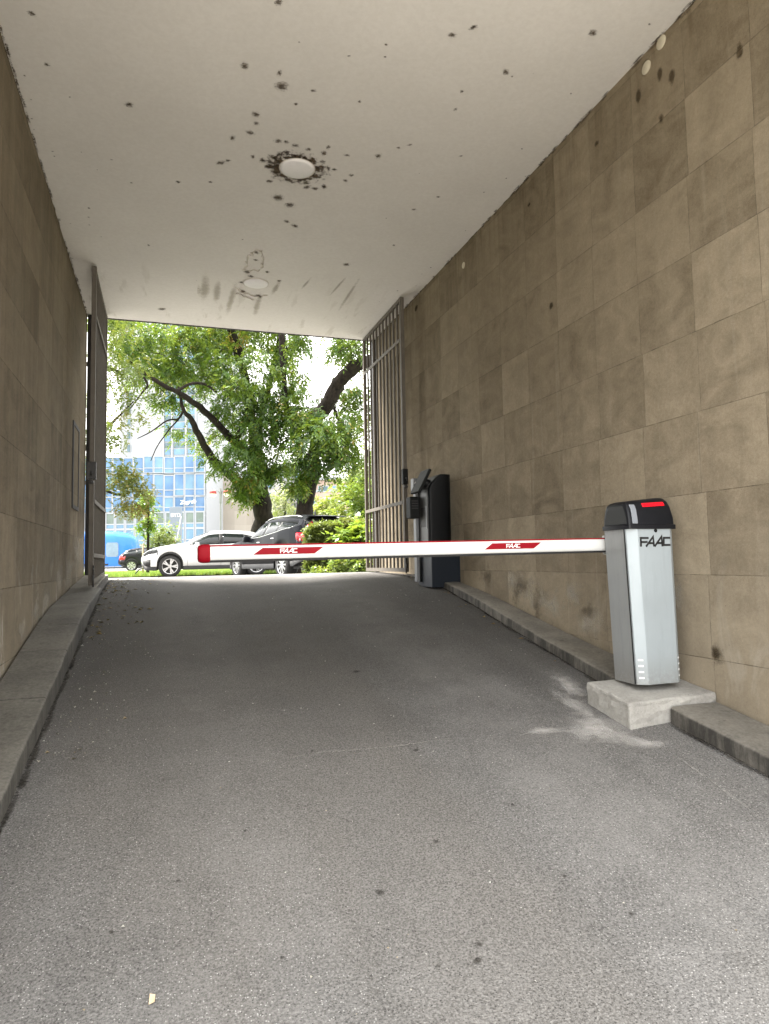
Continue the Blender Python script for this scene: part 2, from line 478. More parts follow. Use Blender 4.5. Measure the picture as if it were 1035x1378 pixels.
MT = {}
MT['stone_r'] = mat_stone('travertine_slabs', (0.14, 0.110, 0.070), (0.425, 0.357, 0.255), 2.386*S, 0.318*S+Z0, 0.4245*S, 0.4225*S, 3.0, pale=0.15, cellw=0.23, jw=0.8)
MT['stone_l'] = mat_stone('weathered_shaded_slabs', (0.07, 0.054, 0.034), (0.285, 0.237, 0.168), 2.2*S, 0.30*S+Z0, 0.62*S, 0.4225*S, 17.0, green=0.12, pale=0.7, cellw=0.26, jw=1.3, streakw=0.48)  # same stone as the right wall, its shade painted in as darker colour
MT['ceiling'] = mat_ceiling()
MT['asphalt'] = mat_asphalt('asphalt_ramp', 0.20)
MT['asphalt_out'] = mat_asphalt('asphalt_outside', 0.28, False)
MT['kerb'] = mat_concrete('kerb_stone', (0.11, 0.101, 0.085), (0.235, 0.218, 0.185), face_dark=0.85)
MT['kerb_dark'] = mat_concrete('kerb_stone_left', (0.060, 0.056, 0.047), (0.135, 0.127, 0.108), face_dark=0.7)  # darker tone for the left kerb
MT['concrete'] = mat_concrete('fresh_concrete', (0.28, 0.27, 0.25), (0.44, 0.43, 0.40), worn=False)
MT['mould'] = mat_decal('black_mould', (0.06, 0.042, 0.027), soft=0.6, nscale=75, amp=2.0, maxa=0.78, thr=0.30, col2=(0.17, 0.13, 0.085), detail=8)
MT['mould_ring'] = mat_decal('mould_ring', (0.055, 0.04, 0.026), soft=0.45, nscale=17, amp=2.6, maxa=0.85, thr=0.12, col2=(0.15, 0.11, 0.07), detail=8)
MT['dust'] = mat_decal('cement_dust', (0.62, 0.60, 0.57), soft=1.1, nscale=12, amp=1.5, maxa=0.5, thr=0.08, detail=14, col2=(0.72, 0.70, 0.67))
MT['oil_shade'] = mat_decal('oil_spot', (0.03, 0.027, 0.023), soft=0.6, nscale=50, amp=1.5, maxa=0.6, thr=0.2)
MT['smear'] = mat_decal('water_mark', (0.40, 0.365, 0.30), soft=0.7, nscale=9, amp=0.9, maxa=0.42, thr=0.15, col2=(0.46, 0.42, 0.35))
MT['wallstain'] = mat_decal('rust_stain', (0.05, 0.036, 0.02), soft=0.5, nscale=20, amp=1.1, maxa=0.75, thr=0.25, col2=(0.09, 0.065, 0.035))
MT['gate'] = plain('gate_paint', (0.118, 0.105, 0.088), 0.6, 0.0, 0.16, 9, 0.15, 120, spec=0.2)
MT['gate_dark'] = plain('gate_dark_steel', (0.018, 0.016, 0.015), 0.55, 0.0, 0.2)
MT['lock'] = plain('lock_grey', (0.010, 0.011, 0.011), 0.6, 0.0, 0.15, spec=0.15)
MT['cab_side'] = mat_cabinet('cabinet_steel', (0.31, 0.325, 0.33), 0.40, 0.2)
MT['cab_front'] = mat_cabinet('cabinet_front_paint', (0.37, 0.42, 0.45), 0.36, 0.15)
MT['cover'] = plain('cover_plastic', (0.006, 0.007, 0.010), 0.42, 0, 0.15, 5, spec=0.3)
MT['cover_side'] = plain('cover_plastic_dusty', (0.022, 0.024, 0.024), 0.55, 0, 0.15, 5)
MT['cover_grey'] = plain('cover_grey_strip', (0.23, 0.25, 0.28), 0.4, 0, 0.06)
MT['red_lamp'] = plain('red_lamp', (0.40, 0.004, 0.010), 0.3, 0, 0.2, 90, emit=(1.0, 0.004, 0.02), estr=0.13)
MT['black'] = plain('black_print', (0.012, 0.012, 0.013), 0.5, 0, 0.1)
MT['rubber'] = plain('black_rubber', (0.016, 0.016, 0.016), 0.7, 0, 0.2)
MT['arm'] = plain('arm_white', (0.66, 0.67, 0.66), 0.32, 0, 0.04, 4, 0.02, 200)
MT['red'] = plain('arm_red', (0.24, 0.003, 0.010), 0.5, 0, 0.08, spec=0.12)
MT['white'] = plain('white_print', (0.78, 0.78, 0.78), 0.4, 0, 0.03)
MT['term'] = plain('terminal_black', (0.0035, 0.0042, 0.005), 0.45, 0.0, 0.2, 4, spec=0.22)
MT['term_side'] = plain('terminal_grey', (0.075, 0.075, 0.072), 0.45, 0.2, 0.12, 4)
MT['term_base'] = plain('terminal_base', (0.010, 0.014, 0.021), 0.45, 0.0, 0.15, 4, spec=0.25)
MT['post_grey'] = plain('post_grey', (0.17, 0.175, 0.18), 0.45, 0.2, 0.1)
MT['cap'] = plain('cream_cap', (0.46, 0.42, 0.32), 0.6, 0, 0.1, 30)
MT['disc'] = plain('light_disc', (0.88, 0.875, 0.88), 0.55, 0, 0.05, 12)
MT['paint_flake'] = plain('lifted_paint', (0.66, 0.63, 0.58), 0.85, 0, 0.08, 20)
MT['hatch'] = plain('hatch_panel', (0.125, 0.103, 0.07), 0.7, 0, 0.2, 4, 0.3, 60)

# ------------------------------------------------------------------ setting: ramp, street, lawn
XR, XL, YD, ZC = 2.638*S, -0.857*S, 8.446*S, 2.90*S+Z0
YN = 1.55                    # near mouth, just ahead of the camera and unseen, placed for interior light
RP = np.array([(-6, -1.56), (-2.2, -1.52), (-1.0, -1.42), (0, -1.285), (1.0, -1.115), (2.218, -0.906), (2.836, -0.80), (3.453, -0.69), (3.95, -0.597), (4.558, -0.492), (5.1, -0.395), (5.78, -0.285), (6.2, -0.235), (6.6, -0.20), (7.5, -0.165), (8.4, -0.152), (9.2, -0.16), (9.9, -0.19), (10.8, -0.26), (11.8, -0.33), (12.8, -0.361)])
LP = np.array([(-6, -1.60), (-2.2, -1.60), (-1.0, -1.54), (0, -1.42), (1.0, -1.26), (2.0, -1.10), (2.9, -0.948), (3.65, -0.828), (4.616, -0.665), (5.249, -0.548), (5.879, -0.442), (6.482, -0.345), (7.0, -0.27), (7.5, -0.215), (8.0, -0.182), (8.6, -0.163), (9.2, -0.165), (9.9, -0.195), (10.8, -0.262), (11.8, -0.33), (12.8, -0.361)])
XRP, XLP = 2.40, -0.565


def road_z(x, y):
    yu = y/S; k = (x/S-XLP)/(XRP-XLP); k = min(max(k, -0.3), 1.15)
    a = np.interp(yu, LP[:, 0], LP[:, 1]); b = np.interp(yu, RP[:, 0], RP[:, 1])
    return float((a*(1-k)+b*k)*S+Z0)


ZG = -0.361*S+Z0             # level of the street outside


def on_road(u, v):
    d = ray(u, v); lo, hi = 0.5, 40.0
    for t in np.linspace(0.5, 40, 800):
        P = CAM+d*t
        if P[2] < road_z(P[0], P[1]):
            hi = t; break
        lo = t
    for _ in range(30):
        m = (lo+hi)/2; P = CAM+d*m
        if P[2] < road_z(P[0], P[1]): hi = m
        else: lo = m
    return CAM+d*hi


def grid_sheet(name, xs, ys, zf, mat, parent=None):
    nx, ny = len(xs), len(ys)
    V = np.array([(x, y, zf(x, y)) for y in ys for x in xs])
    Fq = np.array([(j*nx+i, j*nx+i+1, (j+1)*nx+i+1, (j+1)*nx+i) for j in range(ny-1) for i in range(nx-1)])
    return np_mesh(name, V, Fq, mat, parent, smooth=True)


def ramp_z(x, y):
    wob = 0.006*math.sin(x*2.1+y*0.9)+0.004*math.sin(x*4.3-y*1.7)
    return road_z(x, y)+(wob if y < 10 else 0)


o = grid_sheet('road', np.linspace(XL-0.1, XR+0.1, 30), np.linspace(-7.0, 12.8*S, 150), ramp_z, MT['asphalt'])
tag(o, 'worn grey asphalt ramp rising through the passage', kind='structure')
# ground sheet to the horizon, open where the ramp lies
g = MB()
BIG = 420.0
y1 = 12.8*S
g.add([(-BIG, y1, ZG), (BIG, y1, ZG), (BIG, BIG, ZG), (-BIG, BIG, ZG)], [(0, 1, 2, 3)])
for xa, xb in ((-BIG, XL-0.1), (XR+0.1, BIG)):
    g.add([(xa, YD-0.02, ZG-0.02), (xb, YD-0.02, ZG-0.02), (xb, y1, ZG), (xa, y1, ZG)], [(0, 1, 2, 3)])
o = g.build('street', MT['asphalt_out'], fix=False); tag(o, kind='structure')
zy = road_z(1, -7.0)
g = MB(); g.add([(-BIG, -BIG, zy), (BIG, -BIG, zy), (BIG, -7.0, zy), (-BIG, -7.0, zy)], [(0, 1, 2, 3)])
for xa, xb in ((-BIG, XL-0.1), (XR+0.1, BIG)):
    g.add([(xa, -7.0, zy), (xb, -7.0, zy), (xb, YN, zy-0.01), (xa, YN, zy-0.01)], [(0, 1, 2, 3)])
MT['yard'] = mat_concrete('yard_paving', (0.46, 0.43, 0.385), (0.58, 0.55, 0.50), worn=False)  # unseen paving, kept pale to bounce light into the passage
o = g.build('courtyard', MT['yard'], fix=False); tag(o, kind='structure')

# lawn beyond the parked cars
t = NT('lawn_grass')
n = t.noise(1.2, 5); f = t.noise(40, 4, 0.7)
c = t.mix(t.map(n, 0.3, 0.7), (0.115, 0.20, 0.03), (0.20, 0.29, 0.055)); c = t.mix(t.map(f, 0.3, 0.7, 0, 0.6), c, (0.06, 0.11, 0.02))
t.pbr(c, 0.9, 0, t.bump(f, 0.8, 0.03), spec=0.2); MT['grass'] = t.m
o = MB().add([(-40, 24.5, ZG+0.03), (60, 24.5, ZG+0.03), (60, 46, ZG+0.05), (-40, 46, ZG+0.05)], [(0, 1, 2, 3)]).build('lawn', MT['grass'], fix=False)
tag(o, kind='structure')
# short blades on the lawn's front part
nb = 26000
bx = rng.uniform(-6, 12, nb); by = 24.5+14*rng.random(nb)**1.5; bh = rng.uniform(0.05, 0.13, nb); ba = rng.uniform(0, 6.28, nb); bw = 0.012
dx, dy = np.cos(ba)*bw, np.sin(ba)*bw
lean = rng.normal(0, 0.03, (nb, 2))
V = np.stack([np.stack([bx-dx, by-dy, np.full(nb, ZG+0.03)], 1), np.stack([bx+dx, by+dy, np.full(nb, ZG+0.03)], 1),
              np.stack([bx+lean[:, 0]+dx*.2, by+lean[:, 1]+dy*.2, ZG+0.03+bh], 1), np.stack([bx+lean[:, 0]-dx*.2, by+lean[:, 1]-dy*.2, ZG+0.03+bh], 1)], 1).reshape(-1, 3)
MT['blade'] = mat_leaf('grass_blades', [(0, (0.10, 0.19, 0.025)), (0.6, (0.17, 0.27, 0.045)), (1, (0.30, 0.31, 0.10))], 0.3)
o = np_mesh('grass', V, np.arange(nb*4).reshape(-1, 4), MT['blade'], attr=rng.random(nb))
tag(o, 'short bright green grass on the lawn behind the parked cars', 'grass', kind='stuff')

# ------------------------------------------------------------------ kerbs
KR = np.array([(-3, -1.55), (-1.0, -1.36), (0.5, -1.10), (1.5, -0.94), (2.489, -0.777), (3.546, -0.605), (4.073, -0.517), (4.973, -0.347), (5.4, -0.272), (5.814, -0.215), (6.3, -0.18), (6.9, -0.16), (7.15, -0.158)])
KL = np.array([(-3, -1.5), (-1.0, -1.45), (0.5, -1.27), (2.0, -1.02), (3.4, -0.766), (4.3, -0.606), (4.683, -0.53), (5.302, -0.412), (5.865, -0.323), (6.812, -0.238), (7.566, -0.18), (8.45, -0.10)])
XKR = np.array([(-3, 2.335), (3.0, 2.335), (4.0, 2.38), (5.0, 2.43), (6.0, 2.47), (7.2, 2.52)])


def kerb(name, side, y0, y1, top, label):
    m = MB(); rings = []
    for yu in np.arange(y0, y1+1e-6, (y1-y0)/max(2, round((y1-y0)/0.12))):
        zt = np.interp(yu, top[:, 0], top[:, 1])*S+Z0
        if side > 0:
            xe = np.interp(yu, XKR[:, 0], XKR[:, 1])*S; xw = XR-0.028
        else:
            xe = -0.565*S; xw = XL+0.022
        xe += 0.003*math.sin(yu*9)+0.002*math.sin(yu*23)
        zb = road_z(xe, yu*S)-0.25
        r = 0.018; sgn = 1 if side > 0 else -1
        rings.append([(xe, yu*S, zb), (xe, yu*S, zt-r), (xe+sgn*r*.3, yu*S, zt-r*.3), (xe+sgn*r, yu*S, zt), (xe+sgn*0.12, yu*S, zt+0.002), (xw, yu*S, zt), (xw, yu*S, zb)])
    m.loft(rings)
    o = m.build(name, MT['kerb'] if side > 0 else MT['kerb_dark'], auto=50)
    tag(o, label, kind='structure')
    return o


# kerb stones with open joints: one run per side of the plinth
kerb('kerb', 1, 1.31, 2.772, KR, 'low dark kerb along the right wall before the plinth')
kerb('kerb', 1, 3.135, 7.12, KR, 'low dark kerb along the right wall behind the plinth')
js = [1.31, 2.1, 2.9, 3.93, 4.72, 5.31, 6.07, 7.12]
for a_, b_ in zip(js[:-1], js[1:]):
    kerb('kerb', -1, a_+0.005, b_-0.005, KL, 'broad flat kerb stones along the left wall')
# last paving piece on the left, level with the gate
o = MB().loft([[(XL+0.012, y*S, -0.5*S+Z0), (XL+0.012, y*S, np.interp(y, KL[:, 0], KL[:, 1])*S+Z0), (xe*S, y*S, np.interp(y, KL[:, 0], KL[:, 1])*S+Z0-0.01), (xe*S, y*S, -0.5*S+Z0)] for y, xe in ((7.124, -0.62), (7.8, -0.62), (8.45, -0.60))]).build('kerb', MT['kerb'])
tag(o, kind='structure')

# ------------------------------------------------------------------ walls and ceiling
wr = tag(MB().box2((XR, YN, -1.2), (XR+9.0, YD, ZC+0.02)).build('stone_wall', MT['stone_r']), 'tall brown stone slab wall on the right behind the barrier cabinet', 'wall')  # extended far outward, unseen, so sun and sky enter only at the ends
for i, (u, v, rad) in enumerate(((870, 91, 0.044), (890, 57, 0.044), (624, 357, 0.035))):
    P = atx(u, v, XR)
    MB().lathe([(0.001, -0.010), (rad*.8, -0.009), (rad, -0.004), (rad, 0.01)], 'x', P, 20).build('round_cap', MT['cap'], wr, auto=40)
wl = tag(MB().box2((XL-9.0, YN, -1.2), (XL, YD, ZC+0.02)).build('stone_wall', MT['stone_l']), 'weathered stone wall on the left with a flush hatch', 'wall')  # unseen outer bulk added to keep sun and sky out
# flush hatch with a dark frame gap
ya, yb, za, zb = 7.25*S, 7.74*S, 0.565*S+Z0, 1.43*S+Z0
h = MB(); w_ = 0.045
h.box2((XL-0.02, ya, za), (XL+0.016, ya+w_, zb)); h.box2((XL-0.02, yb-w_, za), (XL+0.016, yb, zb))
h.box2((XL-0.02, ya+w_, za), (XL+0.016, yb-w_, za+w_)); h.box2((XL-0.02, ya+w_, zb-w_), (XL+0.016, yb-w_, zb))
hf = h.build('hatch_frame', MT['gate_dark'], wl)
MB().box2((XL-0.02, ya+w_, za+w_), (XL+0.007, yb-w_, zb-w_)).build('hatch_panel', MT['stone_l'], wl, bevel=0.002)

c = MB(); c.box2((XL-9.0, YN, ZC+0.02+0.003), (XR+9.0, YD+0.04, ZC+3.5));  # unseen mass overhead, added to block sun and sky
c.box2((XL+0.0, YN, ZC), (XR-0.0, YD+0.04, ZC+0.04))
o = c.build('ceiling', MT['ceiling']); tag(o, 'off-white plaster ceiling with mould spots', kind='structure')
# drip edge at the far end
o = MB().box2((XL, YD+0.012, ZC-0.012), (XR, YD+0.03, ZC+0.0)).build('ceiling_trim', MT['gate_dark']); tag(o, kind='structure')

# ceiling lamps: flat blank discs
P1, P2 = atz(400, 226, ZC), atz(344.5, 381, ZC)
l1 = empty('ceiling_light', (P1[0], P1[1], ZC), 0, 'round white ceiling light ringed with black mould, nearer one', 'ceiling light')
MB().lathe([(0.001, -0.022), (0.12, -0.021), (0.142, -0.016), (0.15, -0.006), (0.15, 0.003)], 'z', (0, 0, 0), 40).build('diffuser', MT['disc'], l1, auto=40)
MB().lathe([(0.150, -0.002), (0.151, -0.009), (0.158, -0.009), (0.160, 0.003)], 'z', (0, 0, 0), 40).build('rim', MT['paint_flake'], l1, auto=40)
l2 = empty('ceiling_light', (P2[0], P2[1], ZC), 0, 'round white ceiling light beside peeling paint, farther one', 'ceiling light')
MB().lathe([(0.001, -0.020), (0.12, -0.019), (0.145, -0.012), (0.15, 0.003)], 'z', (0, 0, 0), 40).build('diffuser', MT['disc'], l2, auto=40)
MB().lathe([(0.150, -0.002), (0.151, -0.009), (0.158, -0.009), (0.160, 0.003)], 'z', (0, 0, 0), 40).build('rim', MT['paint_flake'], l2, auto=40)


# ------------------------------------------------------------------ stains (thin films lying on the surfaces)
def decals(name, items, mat, label, cat):
    """items: (centre, axis_u, axis_v) half-axes"""
    V, UV = [], []
    for i, (c, a, b) in enumerate(items):
        c, a, b = (np.array(q, float) for q in (c, a, b))
        V += [c-a-b, c+a-b, c+a+b, c-a+b]; UV += [(0, 0), (1, 0), (1, 1), (0, 1)]
    n = len(items)
    o = np_mesh(name, np.array(V), np.arange(4*n).reshape(-1, 4), mat, uv=np.array(UV))
    return tag(o, label, cat, kind='stuff')


spots = [(329, 89, 11), (376, 98, 8), (379, 116, 13), (422, 122, 6), (174, 141, 9), (608, 47, 9), (637, 37, 9), (681, 97, 9), (798, 44, 9), (43, 18, 8), (63, 87, 6),
         (345, 154, 9), (337, 179, 9), (375, 190, 9), (385, 191, 6), (297, 219, 10), (307, 216, 5), (374, 266, 13), (390, 276, 10), (386, 298, 7), (397, 304, 9), (345, 166, 6),
         (509, 210, 8), (551, 195, 5), (536, 199, 4), (313, 186, 9), (340, 211, 6), (353, 216, 8), (366, 211, 9), (361, 224, 9), (398, 196, 8), (416, 201, 7), (436, 206, 8),
         (371, 233, 8), (363, 244, 7), (403, 243, 8), (413, 252, 9), (424, 254, 8), (436, 251, 8), (450, 228, 6), (465, 243, 5), (473, 236, 5), (218, 416, 9), (466, 356, 7), (240, 245, 5),
         (467, 209, 6), (484, 137, 5), (622, 123, 5), (613, 147, 5), (398, 140, 4), (283, 245, 5), (557, 282, 5), (620, 210, 4), (442, 198, 6), (386, 205, 8), (177, 246, 3), (120, 280, 4), (200, 330, 4),
         (345, 340, 7), (333, 366, 8), (338, 372, 7), (360, 366, 6), (325, 380, 6), (327, 392, 7), (348, 398, 8), (376, 378, 5), (344, 350, 6), (150, 215, 3), (520, 60, 4), (470, 75, 4), (375, 3, 9), (530, 330, 4), (590, 265, 4)]
it = []
for (u, v, r) in spots:
    P = atz(u, v, ZC-0.003); d = np.linalg.norm(P-CAM)
    e = atz(u+r*1.2, v, ZC-0.003); rad = abs(e[0]-P[0])*1.0
    a = rng.uniform(0, 6.28); sq = rng.uniform(0.6, 1.0)
    it.append((P, (rad*math.cos(a), rad*math.sin(a), 0), (-rad*sq*math.sin(a), rad*sq*math.cos(a), 0)))
for k in range(60):      # tiny specks, mostly near the walls
    y = rng.uniform(1.6, 9.8); x = XL+abs(rng.normal(0, 0.22)) if k < 25 else (XR-abs(rng.normal(0, 0.28)) if k < 52 else rng.uniform(XL, XR))
    x = min(max(x, XL+0.03), XR-0.03); rad = rng.uniform(0.008, 0.018)
    it.append(((x, y, ZC-0.003), (rad, 0, 0), (0, rad, 0)))
decals('mould', it, MT['mould'], 'scattered black mould spots on the white ceiling', 'mould')
decals('mould', [((P1[0], P1[1], ZC-0.0045), (0.33, 0, 0), (0, 0.29, 0)), ((P1[0]-0.03, P1[1]-0.03, ZC-0.006), (0.25, 0, 0), (0, 0.24, 0))], MT['mould_ring'], 'black mould ring around the nearer ceiling light', 'mould')
# dirt along the wall/ceiling joint
it = []
for side, xw in ((-1, XL), (1, XR)):
    y = 1.5
    while y < YD-0.05:
        L = rng.uniform(0.05, 0.16); w_ = rng.uniform(0.006, 0.022)
        if rng.random() < 0.7:
            it.append(((xw-side*w_*0.6, y, ZC-0.002), (w_, 0, 0), (0, L, 0)))
            it.append(((xw-side*0.003, y+0.02, ZC-w_*0.8), (0, 0, w_*1.2), (0, L, 0)))
        y += L*0.9
decals('joint_dirt', it, MT['mould'], 'dark dirt along the joints between walls and ceiling', 'dirt')
# peeled patch and water marks by the farther lamp
def streak(u0, v0, u1, v1, wpx):
    A, B = atz(u0, v0, ZC-0.0025), atz(u1, v1, ZC-0.0025); w_ = abs(atz(u0+wpx, v0, ZC)[0]-A[0])/2
    c = (A+B)/2; h_ = (B-A)/2; n_ = np.array([-h_[1], h_[0], 0]); n_ /= np.linalg.norm(n_)
    return (c, h_*1.1, n_*w_*1.6)
decals('water_mark', [streak(*q) for q in ((278, 366, 274, 408, 12), (294, 372, 290, 412, 10), (320, 372, 304, 428, 9), (352, 390, 341, 430, 8), (378, 375, 364, 400, 7), (487, 370, 453, 422, 5), (470, 368, 440, 402, 4), (268, 380, 268, 400, 5), (420, 372, 405, 390, 4))],
       MT['smear'], 'faint grey water marks on the far end of the ceiling', 'stain')
# lifted paint curls with their own thickness around the farther lamp
for pts in (((338, 340), (334, 348), (331, 356), (328, 364)), ((352, 338), (353, 346), (354, 354), (352, 361)), ((316, 387), (326, 392), (336, 397), (350, 400), (360, 397)), ((318, 394), (328, 398), (342, 403)), ((326, 363), (338, 365), (350, 362)), ((338, 340), (345, 336), (352, 338))):
    m = MB(); Q0 = [atz(u, v, ZC) for u, v in pts]; Q = []
    for A, B in zip(Q0[:-1], Q0[1:]):
        for s_ in np.linspace(0, 1, 6)[:-1]: Q.append(A+(B-A)*s_+np.array([rng.normal(0, 0.012), rng.normal(0, 0.02), 0]))
    Q.append(Q0[-1]); rings = []
    for i, q in enumerate(Q):
        w_ = 0.010*rng.uniform(0.25, 1.6); zt = q[2]
        d = (Q[min(i+1, len(Q)-1)]-Q[max(i-1, 0)]); d /= np.linalg.norm(d); n_ = np.array([-d[1], d[0], 0])
        rings.append([tuple(q+n_*w_), tuple(q-n_*w_*0.2+np.array([0, 0, -0.002])), tuple(q-n_*w_+np.array([0, 0, -0.014])), tuple(q-n_*w_*0.2+np.array([0, 0, 0.002]))])
    m.loft(rings)
    o = m.build('paint_curl', MT['paint_flake'], l2) if False else m.build('paint_curl', MT['paint_flake'])
    tag(o, 'curled strip of peeling paint beside the farther ceiling light', 'peeling paint', 'peeling paint by the farther light')
# wall stains
it = []
for (u, v, rx, rz_) in ((995, 68, 7, 15), (888, 100, 5, 13), (904, 104, 6, 14), (859, 128, 5, 13), (890, 160, 5, 9), (880, 40, 10, 7), (803, 193, 4, 5), (712, 275, 3, 4), (868, 92, 8, 13), (742, 411, 4, 6), (560, 415, 3, 6), (963, 880, 8, 14)):
    P = atx(u, v, XR-0.003); hy = abs(atx(u+rx, v, XR)[1]-P[1]); hz = abs(atx(u, v+rz_, XR)[2]-P[2])
    it.append((P, (0, hy*1.3, 0), (0, 0, hz*1.3)))
decals('wall_stain', it, MT['wallstain'], 'brown blotches on the upper right wall', 'stain')


MT['salt'] = mat_decal('wall_salt', (0.50, 0.47, 0.40), soft=1.0, nscale=9, amp=2.2, maxa=0.42, thr=0.2, col2=(0.58, 0.55, 0.48), detail=10)
MT['damp'] = mat_decal('wall_damp', (0.05, 0.04, 0.026), soft=1.0, nscale=13, amp=2.4, maxa=0.42, thr=0.2, col2=(0.10, 0.08, 0.055), detail=10)
for nm_, mt_, items, lab in (('wall_salt', 'salt', ((712, 800, 16, 26), (740, 812, 22, 22), (795, 838, 26, 22), (770, 800, 14, 22), (690, 782, 14, 18), (905, 800, 24, 30)), 'pale salt blooms low on the right wall behind the arm'),
                             ('wall_damp', 'damp', ((722, 815, 10, 20), (695, 800, 8, 16), (704, 790, 16, 14), (790, 822, 16, 14), (652, 775, 12, 14), (965, 880, 12, 16)), 'dark damp blotches low on the right wall behind the arm')):
    it = []
    for k, (u, v, rx, rz_) in enumerate(items):
        P = atx(u, v, XR-0.004-0.0008*k-(0.006 if mt_ == 'damp' else 0)); hy = abs(atx(u+rx, v, XR)[1]-P[1]); hz = abs(atx(u, v+rz_, XR)[2]-P[2])
        it.append((P, (0, hy*1.4, 0), (0, 0, hz*1.4)))
    decals(nm_, it, MT[mt_], lab, 'stain')
# scoured lime runs at the foot of the left wall near the gate
it = []
for k, (u, v, rx, rz_) in enumerate(((92, 770, 7, 34), (80, 780, 6, 30), (104, 745, 6, 36), (62, 810, 6, 26), (48, 822, 6, 26), (112, 735, 4, 34), (30, 850, 6, 24))):
    P = atx(u, v, XL+0.004+0.0008*k); hy = abs(atx(u+rx, v, XL)[1]-P[1]); hz = abs(atx(u, v+rz_, XL)[2]-P[2])
    it.append((P, (0, hy*1.2, 0), (0, 0, hz*1.3)))
decals('wall_salt', it, MT['salt'], 'pale lime runs at the foot of the left wall', 'stain')


# ------------------------------------------------------------------ lettering as solid strokes
def strokes(lines, w, thick, tf, slant=0.0):
    """polylines in (x, z) glyph space -> mitred flat bars; tf maps (x, z, depth) to 3-D"""
    m = MB()
    for L in lines:
        L = [Vector((p[0]+p[1]*slant, p[1])) for p in L]
        left, right = [], []
        for i, p in enumerate(L):
            d0 = (L[i]-L[i-1]).normalized() if i > 0 else None
            d1 = (L[i+1]-L[i]).normalized() if i < len(L)-1 else None
            if d0 is None: n = Vector((-d1.y, d1.x)); k = 1
            elif d1 is None: n = Vector((-d0.y, d0.x)); k = 1
            else:
                n0 = Vector((-d0.y, d0.x)); n1 = Vector((-d1.y, d1.x)); n = (n0+n1)
                n = n.normalized() if n.length > 1e-4 else n0
                k = 1/max(0.45, n.dot(n0))
            left.append(p+n*w/2*k); right.append(p-n*w/2*k)
        for i in range(len(L)-1):
            q = [left[i], left[i+1], right[i+1], right[i]]
            vs = [tf(p.x, p.y, 0) for p in q]+[tf(p.x, p.y, thick) for p in q]
            m.add(vs, [(0, 1, 2, 3), (7, 6, 5, 4), (0, 4, 5, 1), (1, 5, 6, 2), (2, 6, 7, 3), (3, 7, 4, 0)])
    return m


FAAC = [[(0.06, 0.0), (0.06, 0.86), (1.0, 0.86)], [(0.06, 0.46), (0.86, 0.46)],
        [(0.66, 0.0), (1.55, 0.98), (1.62, 0.0)], [(1.02, 0.34), (1.58, 0.34)],
        [(1.68, 0.0), (2.57, 0.98), (2.64, 0.0)], [(2.04, 0.34), (2.6, 0.34)],
        [(3.62, 0.86), (2.84, 0.86), (2.80, 0.14), (3.62, 0.14)]]

# ------------------------------------------------------------------ barrier
plx0, plx1, ply0, ply1 = 2.108*S, XR-0.004, 2.785*S, 3.128*S
m = MB(); ztf, ztb = -0.700*S+Z0, -0.652*S+Z0
m.add([(plx0, ply0, -0.95*S+Z0), (plx1, ply0, -0.95*S+Z0), (plx1, ply1, -0.95*S+Z0), (plx0, ply1, -0.95*S+Z0),
       (plx0+0.006, ply0+0.004, ztf), (plx1, ply0+0.004, ztf+0.012), (plx1, ply1, ztb+0.006), (plx0+0.004, ply1, ztb)],
      [(0, 3, 2, 1), (4, 5, 6, 7), (0, 1, 5, 4), (1, 2, 6, 5), (2, 3, 7, 6), (3, 0, 4, 7)])
bmo = m.build('concrete_plinth', MT['concrete'])
bm = bmesh.new(); bm.from_mesh(bmo.data); bmesh.ops.subdivide_edges(bm, edges=bm.edges, cuts=9, use_grid_fill=True)
for v in bm.verts:
    q = v.co
    edge = (abs(q.x-plx0) < 0.03)+(abs(q.y-ply0) < 0.03)+(abs(q.z-ztf) < 0.05)
    k = 0.004 if edge < 2 else 0.011
    v.co += Vector((random.uniform(-k, k)*.6, random.uniform(-k, k)*.6, random.uniform(-k, k)*.5))
bm.to_mesh(bmo.data); bm.free()
b = bmo.modifiers.new('bevel', 'BEVEL'); b.width = 0.012; b.segments = 2; b.limit_method = 'ANGLE'; b.angle_limit = R(50)
tag(bmo, 'rough pale concrete block under the barrier cabinet', 'plinth')

bz = -0.648*S+Z0
bar = empty('barrier_gate', (2.37*S, 2.96*S, bz), 0, 'grey barrier cabinet with black cover and long white and red arm', 'barrier gate')
yf = (2.885-2.96)*S; yb_ = yf+0.25
H = 0.80*S


def cabx(z):                      # a little wider at the top
    k = z/H
    return (2.262-2.37)*S*(1-k)+(2.232-2.37)*S*k, (2.518-2.37)*S*(1-k)+(2.508-2.37)*S*k


sec = []
for z in (0.0, H):
    a_, b_ = cabx(z)
    sec.append([(a_, yb_, z), (a_, yf+0.052, z), (b_, yf+0.052, z), (b_, yb_, z)])
MB().loft(sec).build('cabinet_body', MT['cab_side'], bar, bevel=0.004)
sec = []
for z in (0.004, H-0.002):
    a_, b_ = cabx(z)
    sec.append([(a_-0.002, yf+0.047, z), (a_-0.002, yf+0.034, z), (a_+0.050, yf+0.002, z), (a_+0.056, yf, z), (b_-0.038, yf, z), (b_-0.033, yf+0.002, z), (b_+0.002, yf+0.030, z), (b_+0.002, yf+0.047, z)])
fp = MB().loft(sec).build('front_panel', MT['cab_front'], bar, bevel=0.0025)
sec = []
for z in (0.004, H-0.003):
    a_, b_ = cabx(z)
    sec.append([(a_-0.0035, yf+0.056, z), (a_-0.0035, yf+0.0475, z), (b_+0.0035, yf+0.0475, z), (b_+0.0035, yf+0.056, z)])
MB().loft(sec).build('door_seal', MT['rubber'], bar)
a_, b_ = cabx(0)
